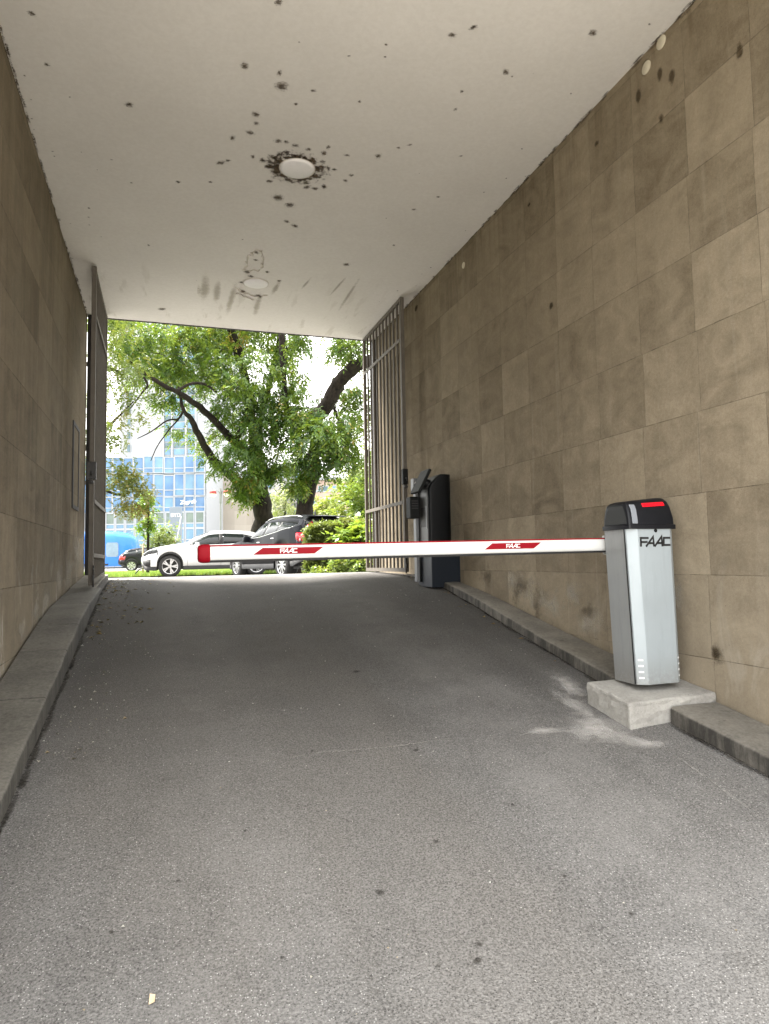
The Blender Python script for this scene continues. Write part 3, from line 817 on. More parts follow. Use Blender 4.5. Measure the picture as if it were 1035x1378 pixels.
for k in range(4):
    z = 0.045+k*0.035
    aa, bb = cabx(z)
    MB().box((aa+0.022, yf+0.0185, z), (0.030, 0.004, 0.010), Matrix.Rotation(math.atan2(-0.032, 0.052), 3, 'Z')).build('vent', MT['white'], fp)
    MB().box((bb-0.014, yf+0.0155, z), (0.022, 0.004, 0.010), Matrix.Rotation(math.atan2(0.028, 0.035), 3, 'Z')).build('vent', MT['white'], fp)
MB().lathe([(0.001, -0.006), (0.008, -0.006), (0.011, -0.003), (0.011, 0.004)], 'y', (0.022, yf, H-0.030), 20).build('key_lock', MT['lock'], fp, auto=40)
ux, uz = -0.092, H-0.127; hl = 0.0605
strokes(FAAC, 0.20, 0.0016, lambda x, z, d: (ux+x*hl, yf-d-0.0002, uz+z*hl)).build('lettering', MT['black'], fp)

# cover: tapering hood, the road side cut lower
ta, tb = cabx(H)
def hood(z, ix0, ix1, iy0, iy1, skew=0.0):
    x0, x1, y0, y1_ = ta-0.010+ix0, tb+0.010-ix1, yf-0.008+iy0, yb_+0.012-iy1
    pts = []
    r = 0.016
    for (cx, cy, a0) in ((x1-r, y1_-r, 0), (x0+r, y1_-r, 90), (x0+r, y0+r, 180), (x1-r, y0+r, 270)):
        for k in range(5):
            a = R(a0+k*22.5); px = cx+r*math.cos(a)
            pts.append((px, cy+r*math.sin(a), z+skew*(px-x1)/(x1-x0)))
    return pts
rings = [hood(H-0.020, 0, 0, 0, 0), hood(H+0.006, 0, 0, 0, 0), hood(H+0.008, 0.006, 0.006, 0.008, 0.008), hood(H+0.05, 0.007, 0.007, 0.012, 0.012),
         hood(H+0.115, 0.010, 0.014, 0.028, 0.022, 0.014), hood(H+0.148, 0.014, 0.022, 0.042, 0.03, 0.02), hood(H+0.170, 0.028, 0.034, 0.060, 0.045, 0.024), hood(H+0.178, 0.050, 0.058, 0.086, 0.07, 0.024)]
cv = MB().loft(rings).build('cover', MT['cover'], bar, auto=38)
# dusty side shell of the cover and the grey seam strip
def hoodface(zs, xi, w):
    pass
strip = MB()
prof = [(H+0.012, 0.006), (H+0.05, 0.011), (H+0.115, 0.026), (H+0.142, 0.042)]
xs0 = ta+0.020; xs1 = ta+0.058
rings = []
for z, iy in prof:
    y = yf-0.008+iy-0.003; zz = z-0.012*(z > H+0.1)
    rings.append([(xs0+ (z-H)*0.05, y, zz), (xs1+(z-H)*0.05, y, zz), (xs1+(z-H)*0.05, y+0.012, zz), (xs0+(z-H)*0.05, y+0.012, zz)])
strip.loft(rings).build('cover_strip', MT['cover_grey'], cv, bevel=0.002)
# red signal lamp on the sloping front
prof = [(H+0.122, 0.030), (H+0.146, 0.0445)]
rings = []
for z, iy in prof:
    y = yf-0.008+iy-0.004
    rings.append([(-0.045, y, z-0.008), (0.115, y, z+0.002), (0.115, y+0.02, z+0.006), (-0.045, y+0.02, z-0.004)])
MB().loft(rings).build('signal_lamp', MT['red_lamp'], cv, bevel=0.003)
# dusty road-side shell
rings = []
for z, ix, iy in ((H+0.010, 0.0045, 0.02), (H+0.05, 0.0065, 0.024), (H+0.112, 0.0095, 0.045), (H+0.135, 0.0125, 0.062)):
    x = ta-0.010+ix-0.001; zz = z-(0.012 if z > H+0.1 else 0)
    rings.append([(x, yf+iy, zz), (x, yb_-iy+0.006, zz), (x+0.006, yb_-iy+0.006, zz), (x+0.006, yf+iy, zz)])
MB().loft(rings).build('cover_side', MT['cover_side'], cv, bevel=0.003)

# arm along -x, a little drooped
KA = 3.14/2.95
ya_ = (3.14-2.96)*S
zr, zl = (0.0580)*KA*S+Z0-bz, (0.0405)*KA*S+Z0-bz
xr_, xl_ = (2.30-2.37)*S, (0.165*KA-2.37)*S
def armsec(x, hh=0.0405, dd=0.025):
    k = (x-xl_)/(xr_-xl_); zc = zl+(zr-zl)*k
    pts = []
    for j in range(20):
        a = 2*math.pi*j/20
        ca, sa = math.cos(a), math.sin(a)
        pts.append((x, ya_+dd*math.copysign(abs(ca)**0.75, ca), zc+hh*math.copysign(abs(sa)**0.75, sa)))
    return pts
arm = MB().loft([armsec(x) for x in np.linspace(xl_, xr_+0.02, 12)]).build('arm', MT['arm'], bar, auto=50)
# red bumper strip on top and black rubber below
def armz(x): return zl+(zr-zl)*(x-xl_)/(xr_-xl_)
MB().loft([[(x, ya_-0.014, armz(x)+0.0365), (x, ya_-0.010, armz(x)+0.0445), (x, ya_+0.010, armz(x)+0.0445), (x, ya_+0.014, armz(x)+0.0365)] for x in (xl_+0.01, xr_+0.01)]).build('top_strip', MT['red'], arm)
MB().loft([[(x, ya_-0.016, armz(x)-0.036), (x, ya_-0.012, armz(x)-0.049), (x, ya_+0.012, armz(x)-0.049), (x, ya_+0.016, armz(x)-0.036)] for x in (xl_+0.01, xr_+0.01)]).build('rubber_edge', MT['rubber'], arm)
# end cap
rings = []
for x, k in ((xl_-0.038, 0.60), (xl_-0.034, 0.86), (xl_-0.024, 0.98), (xl_-0.010, 1.03), (xl_+0.012, 1.03), (xl_+0.022, 1.0), (xl_+0.026, 0.92)):
    rings.append(armsec(x, 0.0485*k, 0.0305*k))
MB().loft(rings).build('end_cap', MT['red'], arm, auto=40)
# red flashes with white lettering, on the near face
def flash(x0, x1, name='red_label'):
    m = MB(); z0_, z1_ = -0.012, 0.024; sl = 0.052
    q = [(x0-2.37*S+0, z0_), (x1-2.37*S-sl, z0_), (x1-2.37*S, z1_), (x0-2.37*S+sl, z1_)]
    def face(z): return ya_-0.0258*max(0.0, 1-(abs(z)/0.0412)**2.667)**0.375
    zs = np.linspace(z0_, z1_, 7); rings = []
    for z in zs:
        k = (z-z0_)/(z1_-z0_); a = q[0][0]+sl*k; b2 = q[1][0]+sl*k; yy = face(z)
        rings.append([(a, yy-0.0014, armz(a)+z), (b2, yy-0.0014, armz(b2)+z), (b2, yy+0.006, armz(b2)+z), (a, yy+0.006, armz(a)+z)])
    m.loft(rings)
    lb = m.build(name, MT['red'], arm)
    xm = (q[0][0]+q[1][0]+sl)/2; hl2 = 0.026
    def tf(x, z, d):
        zz = -0.0065+z*hl2; X = xm-1.85*hl2+x*hl2
        return (X, face(zz)-0.0016-d, armz(X)+zz)
    strokes(FAAC, 0.17, 0.001, tf).build('lettering', MT['white'], lb)
flash(0.362*S*KA, 0.668*S*KA); flash(1.447*S*KA, 1.750*S*KA)
# white pivot flange at the cabinet
MB().box2((xr_-0.035, yb_+0.002, zr-0.066), (xr_+0.16, ya_-0.029, zr+0.066)).build('arm_flange', MT['arm'], bar, bevel=0.010)
MB().box2((xr_-0.030, ya_+0.029, zr-0.062), (xr_+0.15, ya_+0.045, zr+0.062)).build('arm_clamp', MT['arm'], bar, bevel=0.008)


# ------------------------------------------------------------------ gates
def gate(x, yn, yfar, zt, zbn, zbf, side, label, boxside):
    g = empty('metal_gate', (x*S, yfar*S, zbf*S+Z0), 0, label, 'gate', 'steel gates folded back against the walls')
    L = (yn-yfar)*S; Ht = (zt-zbf)*S; dz = (zbn-zbf)*S
    def zb(y): return dz*y/L
    # stiles
    MB().box2((-0.025, L, zb(L)), (0.025, L+0.055, Ht)).build('near_stile', MT['gate'], g, bevel=0.003)
    MB().box2((-0.022, -0.045, 0), (0.022, 0.0, Ht)).build('hinge_stile', MT['gate'], g, bevel=0.003)
    # top and bottom rails between the stiles
    MB().box2((-0.018, L+0.055, Ht-0.045), (0.018, -0.045, Ht-0.002)).build('top_rail', MT['gate'], g, bevel=0.002)
    MB().loft([[(-0.02, y, zb(y)+0.0), (0.02, y, zb(y)+0.0), (0.02, y, zb(y)+0.05), (-0.02, y, zb(y)+0.05)] for y in (L+0.055, -0.045)]).build('bottom_rail', MT['gate'], g)
    n = 10
    for k in range(1, n+1):
        y = L+0.055-(L+0.1)*k/(n+1)
        MB().box2((-0.012, y-0.012, zb(y)+0.05), (0.012, y+0.012, Ht-0.045)).build('bar', MT['gate'], g)
    for zc in ((2.40, 0.61, 0.096) if side < 0 else (2.41, 0.62)):
        zz = (zc-zbf)*S
        xs = side*-1*0.020
        MB().box2((min(xs, xs+side*-0.010), L+0.055, zz-0.025), (max(xs, xs+side*-0.010), -0.045, zz+0.022)).build('cross_rail', MT['gate'], g, bevel=0.002)
    # lock case, keep and handle on the near stile
    zl_ = (0.895-zbf)*S
    lk = MB().box2((boxside*0.0-0.055 if boxside < 0 else -0.035, L-0.01, zl_-0.10), (0.045 if boxside < 0 else 0.035, L+0.06+0.004, zl_+0.10)).build('lock_case', MT['lock' if side > 0 else 'gate_dark'], g, bevel=0.006)
    MB().tube([(0.0, L-0.012, zl_-0.02), (0.0, L-0.045, zl_-0.02), (0.0, L-0.05, zl_-0.06)], 0.009, 8).build('handle', MT['gate_dark'], lk, smooth=True)
    MB().lathe([(0.001, -0.02), (0.022, -0.018), (0.026, 0.0), (0.018, 0.012)], 'y', (-0.0, L-0.012, zl_-0.13), 16).build('knob', MT['gate_dark'], lk, auto=40)
    MB().box2((-0.012, L+0.02, zl_+0.10), (0.012, L+0.045, zl_+0.24)).build('latch', MT['gate_dark'], lk, bevel=0.004)
    # drop bolt
    db = MB().tube([(side*-0.034, L-0.05, zb(L)-0.02), (side*-0.034, L-0.05, zb(L)+0.22)], 0.009, 8); db.tube([(side*-0.034, L-0.05, zb(L)+0.18), (side*-0.034, L-0.12, zb(L)+0.18)], 0.007, 8)
    db.box((side*-0.030, L-0.05, zb(L)+0.08), (0.02, 0.05, 0.06))
    db.build('drop_bolt', MT['gate_dark'], g)
    for z in (0.28, 1.75, 3.2):
        MB().tube([(side*0.03, 0.012-0.05, z), (side*0.03, 0.012-0.05, z+0.11)], 0.016, 10).build('hinge', MT['gate_dark'], g, smooth=True)
    return g


gate(-0.648, 6.94, 8.36, 2.885, -0.185, -0.118, -1, 'grey steel bar gate folded back along the left wall', -1)
gate(2.478, 6.88, 8.385, 2.885, -0.128, -0.135, 1, 'grey steel bar gate folded back along the right wall', 1)
for (x0, x1, lab) in ((-0.845, -0.795, 'dark slim hinge post at the left edge of the passage mouth'), (2.59, 2.634, 'dark slim hinge post at the right edge of the passage mouth')):
    MB().box2((x0*S, 8.37*S, -0.2*S+Z0), (x1*S, 8.43*S, ZC-0.01)).build('gate_post', MT['gate_dark'], None, bevel=0.004)
    tag(bpy.context.scene.objects[-1] if False else [o for o in COL.objects if o.name.startswith('gate_post')][-1], lab, 'post', 'hinge posts of the gates')

# ------------------------------------------------------------------ ticket terminal and intercom post on the right kerb
ty = 5.85*S; tzb = -0.208*S+Z0
tm = empty('ticket_terminal', (2.52*S, ty+0.2, tzb-0.01), 0, 'tall black ticket terminal with tilted display on the right kerb', 'ticket terminal')
bx0, bx1 = (2.347-2.52)*S, (2.632-2.52)*S
MB().box2((bx0, -0.2, -0.05), (bx1, 0.22, 0.295)).build('base', MT['term_base'], tm, bevel=0.006)
px0, px1 = (2.318-2.52)*S+0.03, (2.585-2.52)*S
Hh = (0.80+0.212)*S
# rounded column with its front corner cut away at the top
def col(z, cut=0.0):
    x0 = px0+cut; pts = []
    r = 0.09
    for (cx, cy, a0, rr) in ((px1-r, 0.19-r, 0, r), (x0+0.03, 0.19-0.03, 90, 0.03), (x0+0.03, -0.17+0.03, 180, 0.03), (px1-r, -0.17+r, 270, r)):
        for k in range(6):
            a = R(a0+k*18); pts.append((cx+rr*math.cos(a), cy+rr*math.sin(a), z))
    return pts
rings = [col(0.296), col(0.85), col(Hh-0.16), col(Hh-0.10, 0.035), col(Hh-0.04, 0.085), col(Hh-0.01, 0.125), col(Hh, 0.14)]
MB().loft(rings).build('column', MT['term'], tm, auto=35)
MB().loft([[(px0-0.006, y, 0.30), (px0-0.006, y, Hh-0.20), (px0+0.0015, y, Hh-0.155), (px0+0.03, y, Hh-0.10), (px0+0.03, y, 0.30)] for y in (-0.135, 0.15)]).build('front_panel', MT['term_side'], tm, bevel=0.003)
MB().box2((px0-0.010, -0.09, 0.62), (px0-0.004, 0.06, 0.84)).build('slot_plate', MT['gate_dark'], tm, bevel=0.002)
MB().box2((px0-0.013, -0.125, 0.60), (px0-0.004, -0.095, 0.85)).build('slot_trim', MT['post_grey'], tm, bevel=0.002)
# tilted display and bracket
dc = Vector(((2.302-2.52)*S, -0.06, (0.735+0.212)*S))
rot = Matrix.Rotation(R(28), 3, 'Y')
MB().box(dc, (0.035, 0.27, 0.29), rot).build('display', MT['lock'], tm, bevel=0.008)
MB().tube([dc+rot@Vector((0.015, 0.0, 0.0)), dc+Vector((0.10, 0.02, -0.02)), dc+Vector((0.19, 0.04, -0.05))], [0.055, 0.05, 0.06], 12).build('bracket', MT['term'], tm, smooth=True)

iy = 6.15*S
ip = empty('intercom_post', (2.35*S, iy, -0.195*S+Z0-0.02), 0, 'slim grey post with intercom box beside the ticket terminal', 'intercom post')
ph = (0.77+0.195)*S*1.03
MB().box2((-0.055, -0.03, 0), (-0.02, 0.05, ph-0.14)).build('lit_side', MT['post_grey'], ip, bevel=0.004)  # lighter strip paints in the lit left side of the post
MB().box2((-0.018, -0.035, 0), (0.04, 0.06, ph)).build('dark_pole', MT['term'], ip, bevel=0.004)
bxx = MB().box2((-0.135, -0.07, ph-0.46), (-0.02, 0.07, ph-0.215)).build('intercom_box', MT['lock'], ip, bevel=0.008)
MB().box2((-0.085, -0.05, ph-0.14), (-0.02, 0.04, ph-0.002)).build('camera_head', MT['post_grey'], ip, bevel=0.006)
MB().lathe([(0.001, -0.054), (0.018, -0.053), (0.02, -0.046)], 'y', (-0.052, 0, ph-0.06), 14).build('lens', MT['white'], ip, auto=40)
for k in range(4):
    MB().box2((-0.118+0.0, -0.0725, ph-0.27-k*0.028), (-0.038, -0.069, ph-0.257-k*0.028)).build('grille_slot', MT['gate_dark'], bxx)

# ------------------------------------------------------------------ floor marks and litter
def floor_decals(name, items, mat, label, cat, lift=0.004):
    V, UV, FQ = [], [], []
    for (u, v, ru, rv, ang) in items:
        P = on_road(u, v); Q = on_road(u+ru, v); Q2 = on_road(u, v-rv)
        a = math.hypot(Q[0]-P[0], Q[1]-P[1]); b2 = math.hypot(Q2[0]-P[0], Q2[1]-P[1])
        ca, sa = math.cos(yaw*-1+ang), math.sin(yaw*-1+ang)
        n = 6; base = len(V)
        for j in range(n+1):
            for i in range(n+1):
                s, t_ = (i/n*2-1)*a, (j/n*2-1)*b2
                x = P[0]+s*ca-t_*sa; y = P[1]+s*sa+t_*ca
                V.append((x, y, ramp_z(x, y)+lift))
        for j in range(n):
            for i in range(n):
                q = (base+j*(n+1)+i, base+j*(n+1)+i+1, base+(j+1)*(n+1)+i+1, base+(j+1)*(n+1)+i)
                FQ.append(q); UV += [(i/n, j/n), ((i+1)/n, j/n), ((i+1)/n, (j+1)/n), (i/n, (j+1)/n)]
    o = np_mesh(name, np.array(V), np.array(FQ), mat, uv=np.array(UV), smooth=True)
    return tag(o, label, cat, kind='stuff')


floor_decals('cement_dust', [(806, 984, 30, 12, -0.3), (775, 952, 22, 34, 0.25), (862, 1000, 55, 10, -0.5), (812, 982, 18, 7, 0), (735, 985, 45, 6, 0.1), (800, 982, 60, 28, -0.4), (768, 925, 24, 30, 0.1)], MT['dust'], 'pale cement dust spilt on the asphalt by the concrete block', 'dust')
floor_decals('oil_spot', [(512, 1200, 12, 6, 0), (588, 1132, 8, 4, 0.4), (645, 1272, 9, 5, 0), (643, 1294, 11, 7, 0.3), (480, 905, 8, 3, 0), (560, 1010, 6, 3, 0), (330, 1120, 5, 3, 0), (420, 1010, 4, 2, 0), (760, 1180, 6, 3, 0), (240, 1190, 5, 3, 0), (690, 1085, 5, 3, 0), (590, 1300, 7, 4, 0), (850, 1230, 6, 4, 0), (380, 1290, 6, 4, 0), (150, 1260, 6, 4, 0)], MT['oil_shade'], 'small dark gum and oily spots on the asphalt', 'stain', 0.006)
def cut_line(pts, wd, label):
    it_ = []
    Q = [on_road(u, v) for u, v in pts]
    V, UV, FQ = [], [], []
    for A, B in zip(Q[:-1], Q[1:]):
        L = np.linalg.norm(B-A); nseg = max(1, int(L/0.22)); d = (B-A)/L; nn = np.array([-d[1], d[0], 0]); nn /= np.linalg.norm(nn)
        for i in range(nseg):
            a = A+(B-A)*(i-0.35)/nseg; b2 = A+(B-A)*(i+1.35)/nseg
            base = len(V)
            for q in (a-nn*wd, b2-nn*wd, b2+nn*wd, a+nn*wd): V.append((q[0], q[1], ramp_z(q[0], q[1])+0.003+0.0004*(i % 3)))
            FQ.append((base, base+1, base+2, base+3)); UV += [(0, 0), (1, 0), (1, 1), (0, 1)]
    return tag(np_mesh('cut_line', np.array(V), np.array(FQ), MT['cutline'], uv=np.array(UV)), label, 'seam', kind='stuff')
MT['cutline'] = mat_decal('cut_filler', (0.36, 0.345, 0.32), soft=0.7, nscale=18, amp=1.3, maxa=0.30, thr=0.12, col2=(0.46, 0.44, 0.41), detail=8)
cut_line([(340, 1028), (430, 1012), (520, 1005), (600, 996), (700, 990), (790, 983), (850, 990), (900, 1012), (960, 1055), (1030, 1108)], 0.012, 'thin pale filled cut running across the asphalt past the plinth')
it = []
for side in (-1, 1):
    y = 2.0
    while y < 8.4*S:
        L = rng.uniform(0.08, 0.3); xe = (-0.565*S if side < 0 else np.interp(y/S, XKR[:, 0], XKR[:, 1])*S); wd = rng.uniform(0.012, 0.04)
        if not (side > 0 and 2.75*S < y < 3.2*S):
            dzdy = (ramp_z(xe, y+L)-ramp_z(xe, y-L))/2
            it.append(((xe-side*wd*0.55, y, ramp_z(xe, y)+0.005+0.0006*(len(it) % 4)), (wd, 0, 0), (0, L, dzdy)))
        y += L*0.8
decals('kerb_dirt', it, MT['oil_shade'], 'dark dirt gathered along the feet of both kerbs', 'dirt')
P = on_road(204, 1352)
m = MB(); q = []
for (a, b2, zz) in ((-0.006, -0.011, 0.006), (0.007, -0.010, 0.009), (0.008, 0.012, 0.007), (-0.004, 0.013, 0.012)):
    x, y = P[0]+a*1.3, P[1]+b2*1.3; q.append((x, y, ramp_z(x, y)+zz))
m.add(q+[(a, b2, c-0.0015) for a, b2, c in q], [(0, 1, 2, 3), (7, 6, 5, 4), (0, 4, 5, 1), (1, 5, 6, 2), (2, 6, 7, 3), (3, 7, 4, 0)])
tag(m.build('paper_scrap', plain('cream_paper', (0.72, 0.55, 0.36), 0.8, 0, 0.2, 60)), 'tiny cream paper scrap lying on the asphalt at the front', 'litter')
# loose grit and dry leaf bits on the left half of the ramp
V, T = [], []
for k in range(900):
    if k < 520:
        y = rng.uniform(4.0, 9.6); x = XL*0+(-0.565*S)+0.03+abs(rng.normal(0, 0.25))
    else:
        y = rng.uniform(1.9, 7.5); x = rng.uniform(-0.6, 2.7)
    s = rng.uniform(0.002, 0.0065) if k > 60 else rng.uniform(0.006, 0.016); a = rng.uniform(0, 6.28)
    z = ramp_z(x, y)+0.0015
    c, d = math.cos(a)*s, math.sin(a)*s
    V += [(x+c, y+d, z+0.001), (x-d*.7, y+c*.7, z+s*0.9), (x-c, y-d, z+0.001), (x+d*.7, y-c*.7, z+s*0.5)]; T.append(rng.random())
MT['grit'] = mat_leaf('grit', [(0, (0.30, 0.22, 0.12)), (0.3, (0.55, 0.52, 0.46)), (1, (0.66, 0.64, 0.60))], 0.05)
o = np_mesh('grit', np.array(V), np.arange(len(V)).reshape(-1, 4), MT['grit'], attr=np.array(T)); tag(o, 'loose grit and dry leaf crumbs scattered on the ramp', 'grit', kind='stuff')

# dry leaves blown in at the left by the gate and into the kerb corners
V, T = [], []
for k in range(150):
    if k < 90: y = rng.uniform(6.6, 10.2); x = -0.565*S+0.04+abs(rng.normal(0, 0.32))
    elif k < 125: y = rng.uniform(6.0, 9.6); x = -0.565*S+0.03+abs(rng.normal(0, 0.06))
    else: y = rng.uniform(3.9, 8.4); x = np.interp(y/S, XKR[:, 0], XKR[:, 1])*S-0.03-abs(rng.normal(0, 0.05))
    s_ = rng.uniform(0.012, 0.032); a = rng.uniform(0, 6.28); z = ramp_z(x, y)+0.004; c_, d_ = math.cos(a)*s_, math.sin(a)*s_; hh_ = s_*rng.uniform(0.1, 0.6)
    V += [(x+c_, y+d_, z), (x-d_*.5, y+c_*.5, z+hh_), (x-c_, y-d_, z+0.002), (x+d_*.5, y-c_*.5, z+hh_*.6)]; T.append(rng.random())
MT['dry_leaf'] = mat_leaf('dry_leaf', [(0, (0.10, 0.06, 0.03)), (0.5, (0.20, 0.12, 0.05)), (1, (0.32, 0.22, 0.09))], 0.15)
o = np_mesh('leaf_litter', np.array(V), np.arange(len(V)).reshape(-1, 4), MT['dry_leaf'], attr=np.array(T)); tag(o, 'dry brown leaves blown along the kerbs and by the left gate', 'leaves', kind='stuff')

#PART2

# ================================================================== outside
MT['bark'] = mat_bark()
LEAF = [(0.0, (0.010, 0.036, 0.007)), (0.35, (0.030, 0.080, 0.012)), (0.65, (0.075, 0.132, 0.014)), (0.9, (0.15, 0.215, 0.022)), (1.0, (0.30, 0.20, 0.05))]
MT['leaf'] = mat_leaf('leaf_green', LEAF, 0.34)
MT['leaf_autumn'] = mat_leaf('leaf_autumn', [(0, (0.045, 0.075, 0.02)), (0.45, (0.10, 0.13, 0.03)), (0.8, (0.19, 0.155, 0.04)), (1, (0.22, 0.12, 0.04))], 0.4)
MT['leaf_lime'] = mat_leaf('leaf_lime', [(0, (0.06, 0.135, 0.015)), (0.5, (0.13, 0.225, 0.022)), (1, (0.24, 0.32, 0.045))], 0.45)
MT['leaf_hedge'] = mat_leaf('leaf_hedge', [(0, (0.04, 0.065, 0.015)), (0.6, (0.10, 0.135, 0.033)), (1, (0.21, 0.20, 0.06))], 0.3)
MT['leaf_far'] = mat_leaf('leaf_far', [(0, (0.06, 0.105, 0.025)), (0.5, (0.115, 0.17, 0.04)), (0.9, (0.22, 0.24, 0.05)), (1, (0.28, 0.24, 0.06))], 0.4)
MT['leaf_grey'] = mat_leaf('leaf_grey', [(0, (0.12, 0.15, 0.07)), (0.6, (0.24, 0.26, 0.13)), (1, (0.36, 0.35, 0.2))], 0.4)


def unit(a): return a/np.maximum(np.linalg.norm(a, axis=-1, keepdims=True), 1e-9)


def sprays(base, n_leaf=9, length=0.36, leaf=0.13, width=0.042, droop=0.75, spread=1.0):
    """pinnate leaves: an axis from each base point with paired leaflets; returns quads"""
    N = len(base)
    d = rng.normal(0, 1, (N, 3)); d[:, 2] *= 0.5; d = unit(d)
    d[:, 2] -= droop; d = unit(d)
    L = length*rng.uniform(0.7, 1.25, N)
    ref = np.tile(np.array([0.0, 0, 1]), (N, 1)); side = np.cross(d, ref)+rng.normal(0, 0.12, (N, 3)); side = unit(side); nrm = unit(np.cross(side, d))
    V = np.zeros((N, n_leaf, 4, 3)); size_ = rng.uniform(0.5, 1.25, N)
    for j in range(n_leaf):
        if j == n_leaf-1: s = 0.0; f = 1.0
        else: s = 1.0 if j % 2 else -1.0; f = 0.25+0.7*(j//2)/max(1, (n_leaf-1)//2)
        p = base+d*(L*f)[:, None]
        p[:, 2] -= (L*f*f*0.25)
        ld = unit(d*(0.75 if s else 1.0)+side*s*spread*0.8+rng.normal(0, 0.22, (N, 3))+np.array([0, 0, -0.35*droop]))
        ln = leaf*(size_*rng.uniform(0.8, 1.15, N))[:, None]; wv = unit(np.cross(ld, nrm+rng.normal(0, 0.35, (N, 3))))*(width*rng.uniform(0.75, 1.2, N))[:, None]/2
        V[:, j, 0] = p; V[:, j, 1] = p+ld*ln*0.42+wv; V[:, j, 2] = p+ld*ln; V[:, j, 3] = p+ld*ln*0.42-wv
    return V.reshape(-1, 3), np.arange(N*n_leaf*4).reshape(-1, 4), N, n_leaf


def in_blob(c, r, n, shell=0.55):
    """points in an ellipsoid, denser towards the outside; r = half axes along picture-right, depth, up"""
    p = unit(rng.normal(0, 1, (n, 3)))*(rng.random(n)[:, None]**(1/3*(1-shell)+0.05))
    ax = np.array([[math.cos(yaw), -math.sin(yaw), 0], [math.sin(yaw), math.cos(yaw), 0], [0, 0, 1.0]])
    return np.array(c)+(p*np.array(r))@ax


def clumped(c, r, n, k, cr):
    """clumps of sprays inside a big ellipsoid so that light and sky show between them"""
    cs = in_blob(c, r, k, 0.2)
    i = rng.integers(0, k, n)
    off = rng.normal(0, 1, (n, 3))*np.array([cr, cr, cr*0.8])*rng.uniform(0.5, 1.2, (n, 1))
    return cs[i]+off, i


def crown(name, parent, blobs, mat, n_leaf=9, length=0.36, leaf=0.13, width=0.042, droop=0.75, tint_shift=0.0):
    """blobs: (centre, half axes, sprays, clumps, clump radius, tint)"""
    Vs, Ts = [], []
    for (c, r, n, k, cr, ti) in blobs:
        if leaf > 0.18 and n > 100: n = int(n*0.62)
        b, idx = clumped(c, r, n, k, cr)
        V, Fq, N, nl = sprays(b, n_leaf, length, leaf, width, droop)
        ct = rng.normal(0, 0.17, k)[idx]
        tint = np.clip(ti+ct+rng.normal(0, 0.09, N), 0, 1)
        tint = np.repeat(tint, nl)+rng.normal(0, 0.07, N*nl)
        odd = rng.random(N*nl) < 0.012; tint[odd] = 0.97
        Vs.append(V); Ts.append(np.clip(tint, 0, 1))
    V = np.concatenate(Vs); T = np.concatenate(Ts)
    return np_mesh(name, V, np.arange(len(V)).reshape(-1, 4), mat, parent, attr=T)


def twigs(parent, blobs, n, lo=0.4, hi=1.1):
    mb = MB()
    for (c, r, n_, k, cr, ti) in blobs:
        for q in in_blob(c, np.array(r)*0.9, max(1, int(n*r[0]*r[2])), 0.2):
            d = np.array([rng.normal(0, 0.7), rng.normal(0, 0.7), rng.normal(-0.2, 0.5)]); d /= np.linalg.norm(d); L = rng.uniform(lo, hi)
            b = q+d*L*0.5+rng.normal(0, 0.08, 3); e = q+d*L+np.array([0, 0, -0.12*L])
            mb.tube([tuple(q), tuple(b), tuple(e)], [0.014, 0.010, 0.004], 4, cap=False)
            for s_ in (1, -1):
                f = b+rng.normal(0, 0.22, 3); mb.tube([tuple(b), tuple(f)], [0.006, 0.003], 3, cap=False)
    o_ = child_mesh(mb, 'twigs', MT['bark'], parent); o_['kind'] = 'stuff'; return o_


def limb(mb, pts, n=10, wig=0.0):
    """pts: (u, v, t, width_px)"""
    P = [at(u, v, t) for (u, v, t, w_) in pts]; Rr = [w_/F_PX*t/2 for (u, v, t, w_) in pts]
    # resample smoothly
    out, rr = [], []
    m = len(P)
    for i in range(m-1):
        p0, p1, p2, p3 = P[max(i-1, 0)], P[i], P[i+1], P[min(i+2, m-1)]
        for s in np.linspace(0, 1, 5)[:-1]:
            q = 0.5*((2*p1)+(-p0+p2)*s+(2*p0-5*p1+4*p2-p3)*s*s+(-p0+3*p1-3*p2+p3)*s**3)
            r_ = Rr[i]*(1-s)+Rr[i+1]*s
            out.append(q+rng.normal(0, 0.12, 3)*r_); rr.append(r_*rng.uniform(0.92, 1.1))
    out.append(P[-1]); rr.append(Rr[-1])
    mb.tube(out, rr, n)
    return mb


def blob_px(u, v, t, ru, rv, depth, n, k, cr, ti):
    return (at(u, v, t), (ru/F_PX*t, depth, rv/F_PX*t), n, k, cr, ti)


# ------------------------------------------------ two old park trees
T1 = 27.0
b0 = at(352, 720, T1); b0[2] = ZG
tr1 = empty('broadleaf_tree', b0, 0, 'big dark-trunked tree with drooping green leaves behind the parked cars, left one of two', 'tree', 'old trees behind the parked cars')
inv = -np.array(b0)


def child_mesh(mb, name, mat, parent, **kw):
    o_ = mb.build(name, mat, None, **kw); o_.parent = parent; o_.location = -Vector(parent.location); return o_


